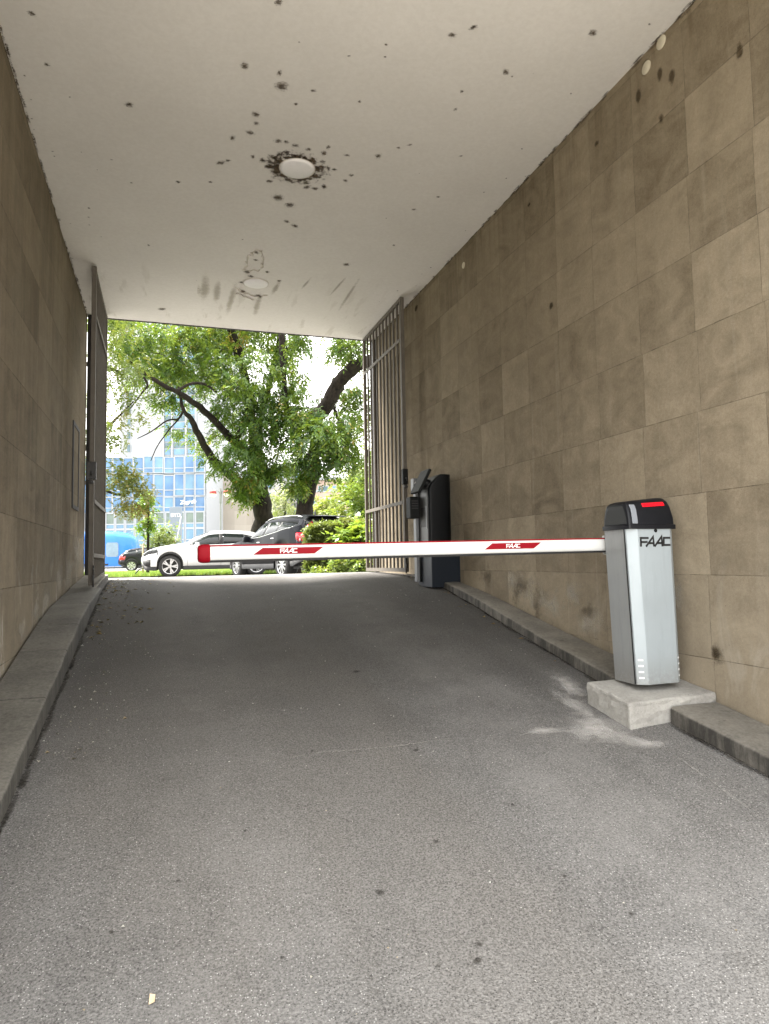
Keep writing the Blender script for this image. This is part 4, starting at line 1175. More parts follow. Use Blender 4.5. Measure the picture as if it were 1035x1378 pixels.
mb = MB()
limb(mb, [(352, 772, T1, 44), (352, 735, T1, 31), (354, 690, T1, 26), (350, 664, T1, 22), (346, 640, T1, 18), (343, 600, T1, 15), (338, 555, T1, 12), (330, 510, T1-1, 11), (318, 470, T1-1, 8), (305, 430, T1-1, 7), (300, 380, T1-1, 5)], 14)
child_mesh(mb, 'trunk', MT['bark'], tr1, smooth=True)
for L in ([(352, 680, T1, 12), (338, 664, T1, 10), (318, 645, T1-.6, 12), (303, 635, T1-1, 12), (283, 612, T1-1.5, 11), (268, 585, T1-2, 9), (256, 562, T1-2.4, 7), (247, 552, T1-2.6, 5), (240, 520, T1-2.8, 3)],
          [(346, 640, T1, 13), (334, 610, T1-.4, 12), (316, 596, T1-1, 11), (300, 578, T1-1.6, 10), (280, 557, T1-2.2, 9), (258, 540, T1-3, 8), (238, 527, T1-3.6, 7), (222, 520, T1-4, 6), (195, 502, T1-4.4, 5), (175, 487, T1-4.6, 3)],
          [(316, 596, T1-1, 6), (322, 585, T1-1.2, 8), (330, 560, T1-1.5, 6), (335, 540, T1-1.6, 4)],
          [(238, 527, T1-3.6, 5), (255, 517, T1-3.4, 4), (275, 517, T1-3.2, 3.5), (292, 528, T1-3, 3)],
          [(330, 510, T1-1, 9), (322, 470, T1-1.4, 8), (312, 440, T1-2, 6), (300, 400, T1-2, 4)],
          [(343, 600, T1, 11), (352, 560, T1+.4, 9), (362, 520, T1+.6, 8), (372, 480, T1+.6, 8), (378, 450, T1+.6, 9), (382, 410, T1+.6, 7)],
          [(240, 565, T1-2.6, 2.5), (225, 566, T1-3, 2.2), (205, 580, T1-3.4, 1.8), (185, 590, T1-3.6, 1.2)], [(240, 565, T1-2.6, 2.2), (228, 578, T1-2.8, 1.8), (212, 600, T1-3, 1.5), (203, 620, T1-3.2, 1.0)], [(247, 552, T1-2.6, 3.5), (243, 560, T1-2.6, 3), (238, 566, T1-2.6, 2.4)],
          [(175, 487, T1-4.6, 3), (198, 515, T1-4.4, 3), (190, 530, T1-4.4, 2.4), (175, 550, T1-4.6, 1.5)]):
    child_mesh(limb(MB(), L, 9), 'limb', MT['bark'], tr1, smooth=True)
LF = dict(n_leaf=9, length=0.40, leaf=0.19, width=0.062, droop=0.65)
B = [
    # hanging curtain over the trunk
    blob_px(350, 600, 25.5, 42, 52, 1.6, 1250, 30, 0.30, 0.45), blob_px(333, 650, 25.8, 18, 18, 0.9, 330, 10, 0.20, 0.62),
    blob_px(366, 620, 26, 20, 22, 1.0, 300, 12, 0.24, 0.5),
    blob_px(345, 520, 25, 60, 45, 2.2, 1150, 30, 0.32, 0.42), blob_px(392, 560, 25.5, 26, 40, 1.2, 420, 14, 0.26, 0.45),
    # the left side over the glass building
    blob_px(270, 500, 26.6, 62, 36, 2.2, 1050, 30, 0.30, 0.5), blob_px(205, 485, 24.4, 46, 28, 1.8, 640, 22, 0.28, 0.5),
    blob_px(262, 450, 26.0, 95, 28, 2.2, 1300, 34, 0.32, 0.52), blob_px(180, 450, 22.5, 36, 26, 1.6, 560, 16, 0.30, 0.5),
    blob_px(225, 540, 25.6, 26, 14, 1.0, 150, 8, 0.22, 0.5), blob_px(298, 560, 27.6, 30, 26, 1.3, 330, 12, 0.26, 0.48), blob_px(282, 590, 27.6, 20, 16, 0.8, 120, 6, 0.24, 0.5),
    blob_px(300, 620, 25.4, 16, 14, 0.7, 60, 4, 0.22, 0.5), blob_px(330, 450, 28.0, 60, 30, 1.8, 760, 22, 0.32, 0.45), blob_px(238, 580, 26, 16, 10, 0.7, 30, 5, 0.18, 0.5), blob_px(345, 430, 27.5, 70, 26, 1.6, 420, 22, 0.36, 0.42),
    # crown above the slab edge, unseen from the passage but shading the street
    blob_px(300, 340, 25, 120, 70, 3.2, 700, 40, 0.5, 0.45), blob_px(260, 230, 26, 90, 60, 3.0, 350, 26, 0.5, 0.45)]
twigs(tr1, B, 9); c_ = crown('crown', None, B, MT['leaf'], **LF); c_.parent = tr1; c_.location = -Vector(tr1.location)

T2 = 24.5
b0 = at(405, 720, T2); b0[2] = ZG
tr2 = empty('broadleaf_tree', b0, 0, 'big dark tree forking into a heavy limb that leans right behind the black car', 'tree', 'old trees behind the parked cars')
mb = limb(MB(), [(402, 775, T2, 40), (406, 735, T2, 29), (410, 695, T2, 24), (414, 665, T2, 21), (420, 635, T2, 18), (424, 608, T2, 17), (425, 585, T2, 17), (427, 560, T2, 18), (440, 545, T2-.3, 19), (452, 520, T2-.6, 19), (468, 502, T2-1, 18), (486, 490, T2-1.3, 17), (510, 478, T2-1.6, 14), (540, 455, T2-2, 10), (565, 420, T2-2, 6)], 14)
child_mesh(mb, 'trunk', MT['bark'], tr2, smooth=True)
for L in ([(420, 640, T2, 12), (412, 622, T2, 11), (404, 600, T2+.3, 9), (394, 575, T2+.6, 8), (386, 555, T2+.8, 8), (383, 520, T2+.8, 7), (380, 470, T2+.8, 9), (380, 440, T2+.8, 9), (384, 400, T2+.8, 7)],
          [(424, 650, T2, 7), (430, 638, T2+.2, 6), (440, 632, T2+.4, 5), (448, 628, T2+.5, 4), (455, 620, T2+.6, 2)],
          [(470, 500, T2-1, 7), (474, 488, T2-1, 5), (472, 475, T2-.8, 4), (484, 466, T2-.8, 3), (500, 455, T2-.8, 2)],
          [(380, 470, T2+.8, 6), (388, 464, T2+.8, 5), (396, 458, T2+.9, 4), (410, 440, T2+1, 3)],
          [(448, 545, T2, 4), (462, 580, T2+.6, 3), (474, 600, T2+1, 2.5), (488, 625, T2+1.3, 1.5)]):
    child_mesh(limb(MB(), L, 9), 'limb', MT['bark'], tr2, smooth=True)
B = [blob_px(425, 600, 23, 34, 30, 1.4, 720, 20, 0.26, 0.4), blob_px(455, 590, 23, 34, 30, 1.5, 640, 18, 0.28, 0.45), blob_px(402, 640, 23.4, 12, 14, 0.6, 200, 8, 0.18, 0.45),
     blob_px(470, 550, 26.5, 20, 26, 1.1, 300, 10, 0.26, 0.55), blob_px(415, 560, 23.4, 20, 22, 1.0, 200, 9, 0.24, 0.5), blob_px(392, 505, 26.2, 16, 36, 1.0, 300, 14, 0.28, 0.5), blob_px(375, 460, 27, 26, 26, 1.3, 320, 12, 0.28, 0.45),
     blob_px(468, 464, 22.8, 22, 14, 0.9, 170, 8, 0.22, 0.6), blob_px(452, 478, 22.8, 14, 20, 0.8, 40, 5, 0.2, 0.6), blob_px(408, 452, 23.4, 20, 8, 0.8, 80, 5, 0.2, 0.55), blob_px(472, 522, 26, 14, 8, 0.5, 60, 4, 0.2, 0.55), blob_px(428, 540, 25.6, 12, 12, 0.6, 40, 4, 0.2, 0.6), blob_px(398, 560, 24, 12, 40, 0.8, 120, 8, 0.22, 0.5),
     blob_px(512, 520, 26, 20, 70, 1.4, 520, 16, 0.36, 0.5), blob_px(480, 620, 24, 22, 22, 1.2, 160, 9, 0.26, 0.6),
     blob_px(520, 400, 24, 110, 60, 3.0, 450, 30, 0.5, 0.5), blob_px(420, 350, 25, 110, 60, 3.0, 450, 30, 0.5, 0.45)]
twigs(tr2, B, 11); c_ = crown('crown', None, B, MT['leaf'], **LF); c_.parent = tr2; c_.location = -Vector(tr2.location)

# tree at the left with browning leaves, trunk hidden by the passage wall
T3 = 19.0
b0 = at(60, 770, T3+1); b0[2] = ZG
tr3 = empty('autumn_tree', b0, 0, 'tree with browning small leaves hanging in at the left edge of the opening', 'tree')
child_mesh(limb(MB(), [(60, 778, T3+1, 30), (62, 700, T3+1, 24), (70, 600, T3+.8, 19), (80, 480, T3+.6, 14), (95, 380, T3+.4, 9), (110, 300, T3, 5)], 12), 'trunk', MT['bark'], tr3, smooth=True)
for L in ([(66, 650, T3+.9, 12), (95, 620, T3+.6, 8), (130, 590, T3+.2, 5), (160, 560, T3, 3), (180, 540, T3, 1.5)], [(70, 600, T3+.8, 10), (100, 640, T3+.4, 6), (140, 660, T3, 4), (170, 668, T3, 2)], [(80, 500, T3+.6, 9), (120, 490, T3+.3, 6), (160, 500, T3, 3)]):
    child_mesh(limb(MB(), L, 8), 'limb', MT['bark'], tr3, smooth=True)
B = [blob_px(160, 640, 18.8, 26, 22, 0.8, 330, 14, 0.20, 0.55), blob_px(150, 590, 18.8, 24, 26, 0.8, 230, 12, 0.2, 0.45), blob_px(168, 682, 18.8, 22, 9, 0.5, 130, 7, 0.14, 0.75), blob_px(190, 660, 19, 14, 10, 0.5, 70, 5, 0.14, 0.6), blob_px(168, 545, 18.8, 18, 26, 0.8, 130, 9, 0.2, 0.4),
     blob_px(160, 480, 18.6, 26, 40, 1.0, 300, 14, 0.24, 0.3), blob_px(90, 560, 19.4, 50, 90, 1.6, 900, 30, 0.34, 0.45), blob_px(100, 380, 19, 80, 80, 2.0, 900, 30, 0.4, 0.4), blob_px(186, 555, 19, 10, 10, 0.5, 30, 4, 0.14, 0.4)]
c_ = crown('crown', None, B, MT['leaf_autumn'], n_leaf=8, length=0.22, leaf=0.095, width=0.045, droop=0.4); c_.parent = tr3; c_.location = -Vector(tr3.location)

# young street tree with a stake
b0 = at(200, 770, 27); b0[2] = ZG
yt = empty('young_tree', b0, 0, 'slender young tree with bright lime leaves beside a wooden stake', 'tree')
child_mesh(limb(MB(), [(199, 780, 27, 4.5), (199, 745, 27, 3.6), (199, 715, 27, 3), (200, 690, 27, 2.4), (199, 665, 27, 1.2)], 8), 'trunk', MT['bark'], yt, smooth=True)
c_ = crown('crown', None, [blob_px(199, 690, 27, 15, 22, 0.45, 420, 20, 0.10, 0.6), blob_px(195, 712, 27, 13, 12, 0.35, 150, 8, 0.10, 0.45), blob_px(199, 668, 27, 8, 12, 0.25, 90, 6, 0.08, 0.75)], MT['leaf_lime'], n_leaf=5, length=0.16, leaf=0.10, width=0.06, droop=0.35)
c_.parent = yt; c_.location = -Vector(yt.location)
MT['wood'] = plain('stake_wood', (0.34, 0.26, 0.16), 0.8, 0, 0.2, 12, 0.2, 80)
a = at(192.5, 770, 26.6); tp = at(192.5, 732, 26.6)
tag(MB().tube([(a[0], a[1], ZG), tuple(tp)], [0.035, 0.032], 8).build('wooden_stake', MT['wood'], smooth=True), 'thin pale wooden stake driven in beside the young tree', 'stake')
# low tubular hoop on the grass edge
q = [at(*p, 25.0) for p in ((181.5, 776), (183, 771), (187, 766.5), (193, 764.3), (203, 764), (216, 764.2))]
tag(MB().tube(q, 0.025, 8).build('hoop_rail', MT['gate_dark'], smooth=True), 'low dark tubular hoop rail at the edge of the lawn', 'rail')

# hedge and shrubs on the right
def leafy(name, base_px, t, blobs, mat, label, cat, stems=True, **kw):
    b = at(*base_px, t); b[2] = ZG
    r = empty(name, b, 0, label, cat)
    if stems:
        m = MB()
        for k in range(7):
            a = rng.uniform(0, 6.28); rr = rng.uniform(0.05, 0.3); hh = rng.uniform(0.6, 1.1)
            m.tube([(b[0]+rr*0.3*math.cos(a), b[1]+rr*.3*math.sin(a), ZG-0.05), (b[0]+rr*math.cos(a), b[1]+rr*math.sin(a), ZG+hh*0.6), (b[0]+1.6*rr*math.cos(a), b[1]+1.6*rr*math.sin(a), ZG+hh)], [0.02, 0.015, 0.008], 6)
        child_mesh(m, 'stems', MT['bark'], r, smooth=True)
    c = crown('foliage', None, blobs, mat, **kw); c.parent = r; c.location = -Vector(r.location)
    return r


# trimmed hedge: filled box of small leaves
def hedge_box(lo, hi, n, ti=0.5):
    p = rng.random((n, 3)); side = rng.integers(0, 4, n)
    p[side == 0, 2] = 1-abs(rng.normal(0, 0.05, (side == 0).sum())); p[side == 1, 1] = abs(rng.normal(0, 0.06, (side == 1).sum())); p[side == 2, 0] = abs(rng.normal(0, 0.05, (side == 2).sum()))
    p = np.clip(p, 0, 1)
    # rounded shoulders
    return p
hb = at(450, 770, 15.5)
hx0, hx1, hy0, hy1 = -0.58, 1.5, -0.55, 0.85
hr = empty('trimmed_hedge', (hb[0], hb[1], ZG), -yaw, 'dense trimmed hedge with a flat top in front of the black car', 'hedge')
n = 15000
p = hedge_box(None, None, n)
X = hx0+(hx1-hx0)*p[:, 0]; Y = hy0+(hy1-hy0)*p[:, 1]; ztop = 1.27-0.12*np.clip((-(X)-0.2)/0.4, 0, 1)**2+0.04*np.sin(X*4)+0.03*np.sin(X*9+Y*5)
Z = 0.05+(ztop-0.05)*p[:, 2]
bt = np.stack([X, Y, Z], 1)+rng.normal(0, 0.03, (n, 3))
V, Fq, N, nl = sprays(bt, 4, 0.08, 0.06, 0.036, -0.3)
tint = np.clip(0.35+0.35*(rng.random(N))+0.25*np.sin(X*3+Z*5)*0.4+0.18*(p[:, 2] > 0.9), 0, 1)
np_mesh('foliage', V, Fq, MT['leaf_hedge'], hr, attr=np.repeat(tint, nl))
m = MB()
for k in range(9):
    x = hx0+0.2+(hx1-hx0-0.4)*k/8+rng.normal(0, .05); m.tube([(x, 0.1, -0.05), (x+rng.normal(0, .06), 0.1+rng.normal(0, .06), 0.6), (x+rng.normal(0, .12), 0.1+rng.normal(0, .1), 1.15)], [0.022, 0.018, 0.008], 6)
m.build('stems', MT['bark'], hr, smooth=True)
leafy('leafy_shrub', (478, 770), 13.6, [blob_px(470, 722, 13.6, 20, 8, 0.3, 120, 8, 0.09, 0.6), blob_px(484, 712, 13.6, 10, 10, 0.3, 90, 6, 0.09, 0.75), blob_px(460, 730, 13.5, 12, 5, 0.2, 40, 4, 0.08, 0.6), blob_px(500, 735, 13.6, 16, 24, 0.35, 160, 8, 0.12, 0.5), blob_px(475, 745, 13.8, 22, 14, 0.3, 110, 8, 0.1, 0.35)], MT['leaf_lime'], 'bright lime leafy shrub pushing through at the right of the hedge', 'shrub', n_leaf=5, length=0.22, leaf=0.13, width=0.085, droop=0.15)
leafy('leafy_shrub', (470, 770), 13.2, [blob_px(470, 762, 13.0, 24, 8, 0.3, 190, 10, 0.08, 0.5), blob_px(435, 768, 13.0, 20, 4, 0.25, 90, 8, 0.05, 0.5), blob_px(490, 760, 13.0, 12, 8, 0.3, 90, 5, 0.08, 0.55)], MT['leaf_far'], 'low green ground shrub at the foot of the hedge', 'shrub', stems=False, n_leaf=5, length=0.12, leaf=0.075, width=0.045, droop=0.0)

# trees further back
def back_tree(u, vt, t, ru, n, mat, label, ti, kinds=dict(n_leaf=7, length=0.4, leaf=0.22, width=0.11, droop=0.3), low=715, group='trees across the street'):
    b = at(u, 760, t); b[2] = ZG
    r = empty('garden_tree', b, 0, label, 'tree', group)
    child_mesh(limb(MB(), [(u, 768, t, 8), (u, 730, t, 6), (u+1, (vt+low)/2, t, 4), (u+2, vt+8, t, 1.5)], 8), 'trunk', MT['bark'], r, smooth=True)
    c = crown('crown', None, [blob_px(u, (vt+low)/2, t, ru, (low-vt)/2, 1.8, n, 26, 0.35, ti), blob_px(u-ru*.3, low-8, t, ru*.9, 16, 1.5, n//3, 12, 0.35, ti), blob_px(u+ru*.2, vt+10, t, ru*.5, 14, 1.0, n//5, 7, 0.3, ti+.1)], mat, **kinds)
    c.parent = r; c.location = -Vector(r.location)


back_tree(472, 630, 38, 26, 900, MT['leaf_far'], 'yellow-green tree behind the hedge nearest the right gate', 0.55)
back_tree(441, 668, 42, 22, 650, MT['leaf_far'], 'low rounded yellowing tree behind the black car', 0.72)
back_tree(500, 600, 36, 30, 900, MT['leaf_far'], 'taller green tree seen through the bars of the right gate', 0.4)
back_tree(382, 655, 44, 18, 460, MT['leaf_grey'], 'pale grey-green small tree between the two big trunks', 0.55, dict(n_leaf=7, length=0.3, leaf=0.16, width=0.07, droop=0.5))
back_tree(212, 712, 54, 20, 420, MT['leaf_hedge'], 'dark round bush behind the young tree', 0.4, dict(n_leaf=6, length=0.3, leaf=0.16, width=0.1, droop=0.1), 748)
back_tree(226, 706, 56, 9, 160, MT['leaf_far'], 'small green bush by the red and white board', 0.4, dict(n_leaf=6, length=0.3, leaf=0.16, width=0.1, droop=0.1), 735)

# ------------------------------------------------------------------ cars
MT['paint_white'] = plain('car_white', (0.68, 0.69, 0.70), 0.25, 0, 0.02, 2, coat=0.2)
MT['paint_black'] = plain('car_black', (0.010, 0.011, 0.014), 0.30, 0.0, 0.1, 2, coat=0.0, spec=0.09)
MT['paint_dark'] = plain('car_dark_grey', (0.016, 0.015, 0.02), 0.3, 0.0, 0.1, 2, coat=0.03, spec=0.16)
MT['car_glass'] = mat_glass_dark('car_glass', (0.010, 0.012, 0.013), 0.03)
MT['clad'] = plain('car_cladding', (0.006, 0.006, 0.0065), 0.6, 0, 0.15)
MT['chrome'] = plain('chrome', (0.62, 0.62, 0.62), 0.18, 1.0, 0.03)
MT['tyre'] = plain('tyre', (0.014, 0.014, 0.014), 0.75, 0, 0.2)
MT['rim'] = plain('alloy_rim', (0.50, 0.50, 0.51), 0.28, 0.8, 0.05)
MT['rim_dark'] = plain('rim_shadow', (0.012, 0.012, 0.012), 0.6, 0, 0.1)
MT['headlamp'] = plain('headlamp_glass', (0.06, 0.065, 0.07), 0.15, 0.2, 0.75, 30)
MT['taillamp'] = plain('tail_lamp', (0.40, 0.012, 0.025), 0.2, 0, 0.12, 40, coat=0.5)
MT['plate'] = plain('plate_white', (0.7, 0.7, 0.68), 0.4)


def wheel(parent, x, y, r, wd, side, spokes, rimr):
    w_ = empty('wheel', (x, y, r)); w_.parent = parent
    s = side
    MB().lathe([(rimr*0.98, -wd/2), (r*0.90, -wd/2), (r*0.975, -wd*0.40), (r, -wd*0.25), (r, wd*0.25), (r*0.975, wd*0.40), (r*0.90, wd/2), (rimr*0.98, wd/2), (rimr*0.96, wd*0.3), (rimr*0.96, -wd*0.3), (rimr*0.98, -wd/2)], 'y', n=40).build('tyre', MT['tyre'], w_, auto=50)
    m = MB()
    o = s*wd*0.36
    m.lathe([(rimr*0.985, o+s*0.035), (rimr*1.0, o+s*0.03), (rimr*0.92, o+s*0.022), (rimr*0.90, o-s*0.06)], 'y', n=40)
    m.lathe([(0.001, o+s*0.012), (0.05, o+s*0.01), (0.065, o-s*0.02)], 'y', n=20)
    for k in range(spokes):
        a = 2*math.pi*k/spokes
        for da in ((-0.11, 0.11) if spokes < 8 else (0.0,)):
            a0, a1 = a+da*0.5, a+da*1.5
            p0 = Vector((math.cos(a0)*0.05, 0, math.sin(a0)*0.05)); p1 = Vector((math.cos(a1)*rimr*0.95, 0, math.sin(a1)*rimr*0.95))
            t_ = Vector((-math.sin(a1), 0, math.cos(a1))); w0, w1 = 0.016, 0.024
            oy = Vector((0, o+s*0.012, 0)); ob = Vector((0, o-s*0.02, 0))
            q = [p0-t_*w0, p0+t_*w0, p1+t_*w1, p1-t_*w1]
            m.add([tuple(v+oy) for v in q]+[tuple(v+ob) for v in q], [(0, 1, 2, 3), (7, 6, 5, 4), (0, 4, 5, 1), (1, 5, 6, 2), (2, 6, 7, 3), (3, 7, 4, 0)])
    rm = m.build('rim', MT['rim'], w_, auto=40)
    MB().lathe([(0.001, o-s*0.065), (rimr*0.93, o-s*0.065), (rimr*0.95, o-s*0.02)], 'y', n=32).build('brake_disc', MT['rim_dark'], rm, auto=40)
    return w_


def car(name, label, spec, loc, rz, paint, pitch=0.0):
    """x runs from the nose (0) to the tail (length); left side is +y when the nose points to -x ... mirrored symmetric anyway"""
    L, Wd = spec['L'], spec['W']
    root = empty(name, loc, rz, label, 'car', 'cars parked outside the passage')
    xc = spec['xc']
    r_w, xf, xr_ = spec['wr'], spec['xf'], spec['xr']
    belt = lambda x: np.interp(x, *zip(*spec['belt'])); roof = lambda x: np.interp(x, *zip(*spec['roof'])); wtop = lambda x: np.interp(x, *zip(*spec['wtop']))
    plan = lambda x: np.interp(x, *zip(*spec['plan']))*Wd/2
    gh = lambda x: np.interp(x, *zip(*spec['gh']))*Wd/2        # half width of the greenhouse at window top
    ra = r_w*1.14
    xs = sorted(set([round(v, 4) for v in np.linspace(0, L, 121)]+[round(q+ra*math.cos(R(a)), 4) for q in (xf, xr_) for a in range(0, 181, 10)]+[p[0] for p in spec['belt']+spec['roof']+spec['wtop']]))
    def under(x):
        z = np.interp(x, *zip(*spec['sill']))
        for q in (xf, xr_):
            d = abs(x-q)
            if d < ra: z = max(z, r_w+math.sqrt(max(0, ra*ra-d*d))*0.97)
        return z
    secs = []
    for x in xs:
        w_ = plan(x); zb = under(x); b_ = belt(x); wt = max(wtop(x), b_+0.004); rf = max(roof(x), wt+0.004); g_ = min(gh(x), w_)
        zc = min(zb+(0.075 if zb > 0.36 else 0.13), b_-0.03)         # cladding line
        zm = zb+(b_-zb)*0.55 if zc < b_-0.05 else zc+0.01
        zm = max(zm, zc+0.01)
        wb = w_*0.985
        gb = g_+(wb-g_)*0.86
        secs.append([(x, w_*0.90, zb-0.0), (x, w_*0.985, zb+0.004), (x, w_*0.99, zc), (x, w_*1.0, zm), (x, w_*0.995, (zm+b_)/2+0.02 if (zm+b_)/2+0.02 < b_ else b_-0.002), (x, wb, b_),
                     (x, gb, b_+0.006), (x, g_+(gb-g_)*0.45, b_+0.006+(wt-b_-0.006)*0.55), (x, g_, wt), (x, g_*0.90, wt+(rf-wt)*0.55), (x, g_*0.66, wt+(rf-wt)*0.87), (x, 0.0, rf)])
    nrow = 12
    P = np.array(secs)                       # (nx, 12, 3)
    nx = len(xs)
    body, win, clad, ws, rw, head, tail, grille = ([] for _ in range(8))
    idx = lambda i, j: i*nrow+j
    groups = {}
    for i in range(nx-1):
        xm = (xs[i]+xs[i+1])/2
        for j in range(nrow-1):
            key = 'body'
            if j <= 1: key = 'cladding'
            elif j in (6, 7):
                for k, (a, b2) in enumerate(spec['windows']):
                    if a < xm < b2 and wtop(xm)-belt(xm) > 0.05: key = 'side_window%d' % k
                if key == 'body' and spec['dlo'][0] < xm < spec['dlo'][1]: key = 'pillar%d' % sum(a < xm for a, b2 in spec['windows'])
            elif j >= 9 and spec['ws'][0] < xm < spec['ws'][1]: key = 'windscreen'
            elif j >= 9 and spec['rw'][0] < xm < spec['rw'][1]: key = 'rear_window'
            zmid = P[i, j:j+2, 2].mean()
            for nm, (a, b2, z0_, z1_) in spec['lamps'].items():
                if a < xm < b2 and z0_ < zmid < z1_ and 2 <= j <= spec.get('lampj', 8): key = nm
            groups.setdefault(key, []).append((i, j))
    mats = {'body': paint, 'cladding': spec.get('clad', MT['clad']), 'windscreen': MT['car_glass'], 'rear_window': MT['car_glass'], 'headlight': MT['headlamp'], 'tail_light': MT['taillamp'], 'pillar': MT['clad'], 'fog_grille': MT['clad']}
    for key, cells in groups.items():
        nm = 'side_window' if key.startswith('side_window') else ('pillar' if key.startswith('pillar') else key)
        sides = (1, -1)
        split = nm in ('side_window', 'headlight', 'tail_light', 'fog_grille', 'pillar')
        for grp in ([(1,), (-1,)] if split else [sides]):
            V, Fq, mp_ = [], [], {}
            for s in grp:
                for (i, j) in cells:
                    q = []
                    for (a, b2) in ((i, j), (i, j+1), (i+1, j+1), (i+1, j)):
                        kk = (a, b2, s if b2 < nrow-1 else 0)
                        if kk not in mp_:
                            mp_[kk] = len(V); p = P[a, b2]; V.append((p[0]-xc, p[1]*s, p[2]))
                        q.append(mp_[kk])
                    Fq.append(q if s < 0 else q[::-1])
            if key == 'body':
                for end in (0, nx-1):
                    ring = [mp_.get((end, j, 1 if j < nrow-1 else 0)) for j in range(2, nrow)]+[mp_.get((end, j, -1)) for j in range(nrow-2, 1, -1)]
                    if None not in ring: Fq.append(ring)
            me = bpy.data.meshes.new(nm); me.from_pydata(V, [], Fq); me.materials.append(mats.get(nm, MT['car_glass']))
            bm = bmesh.new(); bm.from_mesh(me); bmesh.ops.recalc_face_normals(bm, faces=bm.faces); bm.to_mesh(me); bm.free()
            me.polygons.foreach_set('use_smooth', [True]*len(me.polygons))
            try: me.set_sharp_from_angle(angle=R(32))
            except Exception: pass
            o_ = bpy.data.objects.new(nm, me); COL.objects.link(o_); o_.parent = root
            if nm in ('side_window', 'windscreen', 'rear_window', 'pillar'): pass
            if nm != 'body' or True:
                so_ = o_.modifiers.new('thickness', 'SOLIDIFY'); so_.thickness = 0.012; so_.offset = -1
    # dark inside so that arches and windows do not look through
    MB().loft([[(x-xc, y*plan(x)*0.86, z) for (y, z) in ((-1, 0.26), (1, 0.26), (1, belt(x)*0.86), (-1, belt(x)*0.86))] for x in np.linspace(0.15, L-0.15, 12)]).build('underbody', MT['rim_dark'], root)
    for s in (1, -1):
        for xw in (xf, xr_):
            wheel(root, xw-xc, s*(Wd/2-0.135), r_w, 0.235, s, spec['spokes'], r_w*0.70)
        xm = spec['mirror']
        mm = MB(); mm.loft([[(xm-xc+dx, s*(Wd/2+0.02+dy), belt(xm)+dz) for dx, dz in ((-a*.5, -b2), (a*.3, -b2), (a*.5, 0), (a*.4, b2), (-a*.3, b2), (-a*.6, 0))] for dy, a, b2 in ((-0.12, 0.05, 0.03), (-0.02, 0.12, 0.07), (0.09, 0.14, 0.085), (0.13, 0.09, 0.06))])
        mm.build('mirror', spec.get('mirror_mat', paint), root, auto=60)
        # roof rail and window line trim
        xs_r = np.linspace(spec['rail'][0], spec['rail'][1], 10)
        MB().tube([(x-xc, s*gh(x)*0.86, roof(x)-0.02+(0.0 if 0 < k < 9 else -0.03)) for k, x in enumerate(xs_r)], 0.018, 6).build('roof_rail', spec.get('rail_mat', MT['clad']), root, smooth=True)
        if 'trim' in spec:
            xs_t = np.linspace(spec['trim'][0], spec['trim'][1], 24)
            MB().tube([(x-xc, s*(min(gh(x), plan(x))+(plan(x)*0.985-min(gh(x), plan(x)))*0.86+0.012), belt(x)+0.012) for x in xs_t], 0.011, 6).build('window_trim', MT['chrome'], root, smooth=True)
        for dz in spec.get('handles', []):
            MB().box((dz-xc, s*(plan(dz)*0.995), belt(dz)-0.13), (0.17, 0.03, 0.028)).build('door_handle', spec.get('handle_mat', paint), root, bevel=0.006)
        # door shut lines
        for xd in spec.get('shuts', []):
            zz = np.linspace(max(under(xd)+0.09, 0.34), belt(xd)-0.01, 7)
            def wy(z):
                w_ = plan(xd); return w_*np.interp(z, [0.2, under(xd)+0.075, (under(xd)+belt(xd))*.55, belt(xd)], [0.985, 0.99, 1.0, 0.985])
            MB().tube([(xd-xc, s*(wy(z)-0.002), z) for z in zz], 0.005, 5).build('door_gap', MT['rim_dark'], root)
    return root


SUV_W = dict(L=4.41, W=1.83, xc=2.2, wr=0.355, xf=0.885, xr=3.615, spokes=5,
             sill=[(0, 0.42), (0.12, 0.24), (0.4, 0.22), (1.3, 0.235), (3.2, 0.24), (4.1, 0.30), (4.41, 0.46)],
             belt=[(0, 0.60), (0.06, 0.74), (0.20, 0.84), (0.5, 0.93), (1.0, 0.995), (1.35, 1.02), (2.5, 1.04), (3.4, 1.10), (4.0, 1.12), (4.3, 1.0), (4.41, 0.72)],
             wtop=[(0, 0.61), (1.2, 1.02), (1.45, 1.06), (1.75, 1.22), (2.1, 1.37), (2.6, 1.41), (3.2, 1.385), (3.7, 1.28), (4.1, 1.14), (4.41, 0.74)],
             roof=[(0, 0.62), (0.06, 0.78), (0.2, 0.88), (0.5, 0.985), (0.9, 1.06), (1.25, 1.10), (1.45, 1.19), (1.75, 1.36), (2.05, 1.475), (2.35, 1.515), (2.8, 1.52), (3.3, 1.495), (3.75, 1.43), (4.0, 1.33), (4.2, 1.16), (4.35, 1.02), (4.41, 0.76)],
             plan=[(0, 0.55), (0.05, 0.72), (0.15, 0.86), (0.35, 0.95), (0.7, 0.99), (1.2, 1.0), (3.4, 1.0), (4.0, 0.96), (4.25, 0.9), (4.41, 0.78)],
             gh=[(0, 0.5), (0.5, 0.80), (1.3, 0.80), (2.2, 0.72), (3.4, 0.70), (4.1, 0.66), (4.41, 0.6)],
             windows=[(1.55, 2.42), (2.52, 3.28), (3.36, 3.85)], dlo=(1.45, 3.95), ws=(1.30, 2.12), rw=(3.85, 4.22),
             lamps={'headlight': (0.06, 0.52, 0.70, 0.885), 'tail_light': (4.12, 4.40, 0.82, 1.0), 'fog_grille': (0.05, 0.30, 0.42, 0.56)},
             mirror=1.72, rail=(2.1, 3.7), rail_mat=None, handles=[2.35, 3.25], shuts=[1.42, 2.47, 3.3])
SUV_W['rail_mat'] = MT['paint_white']
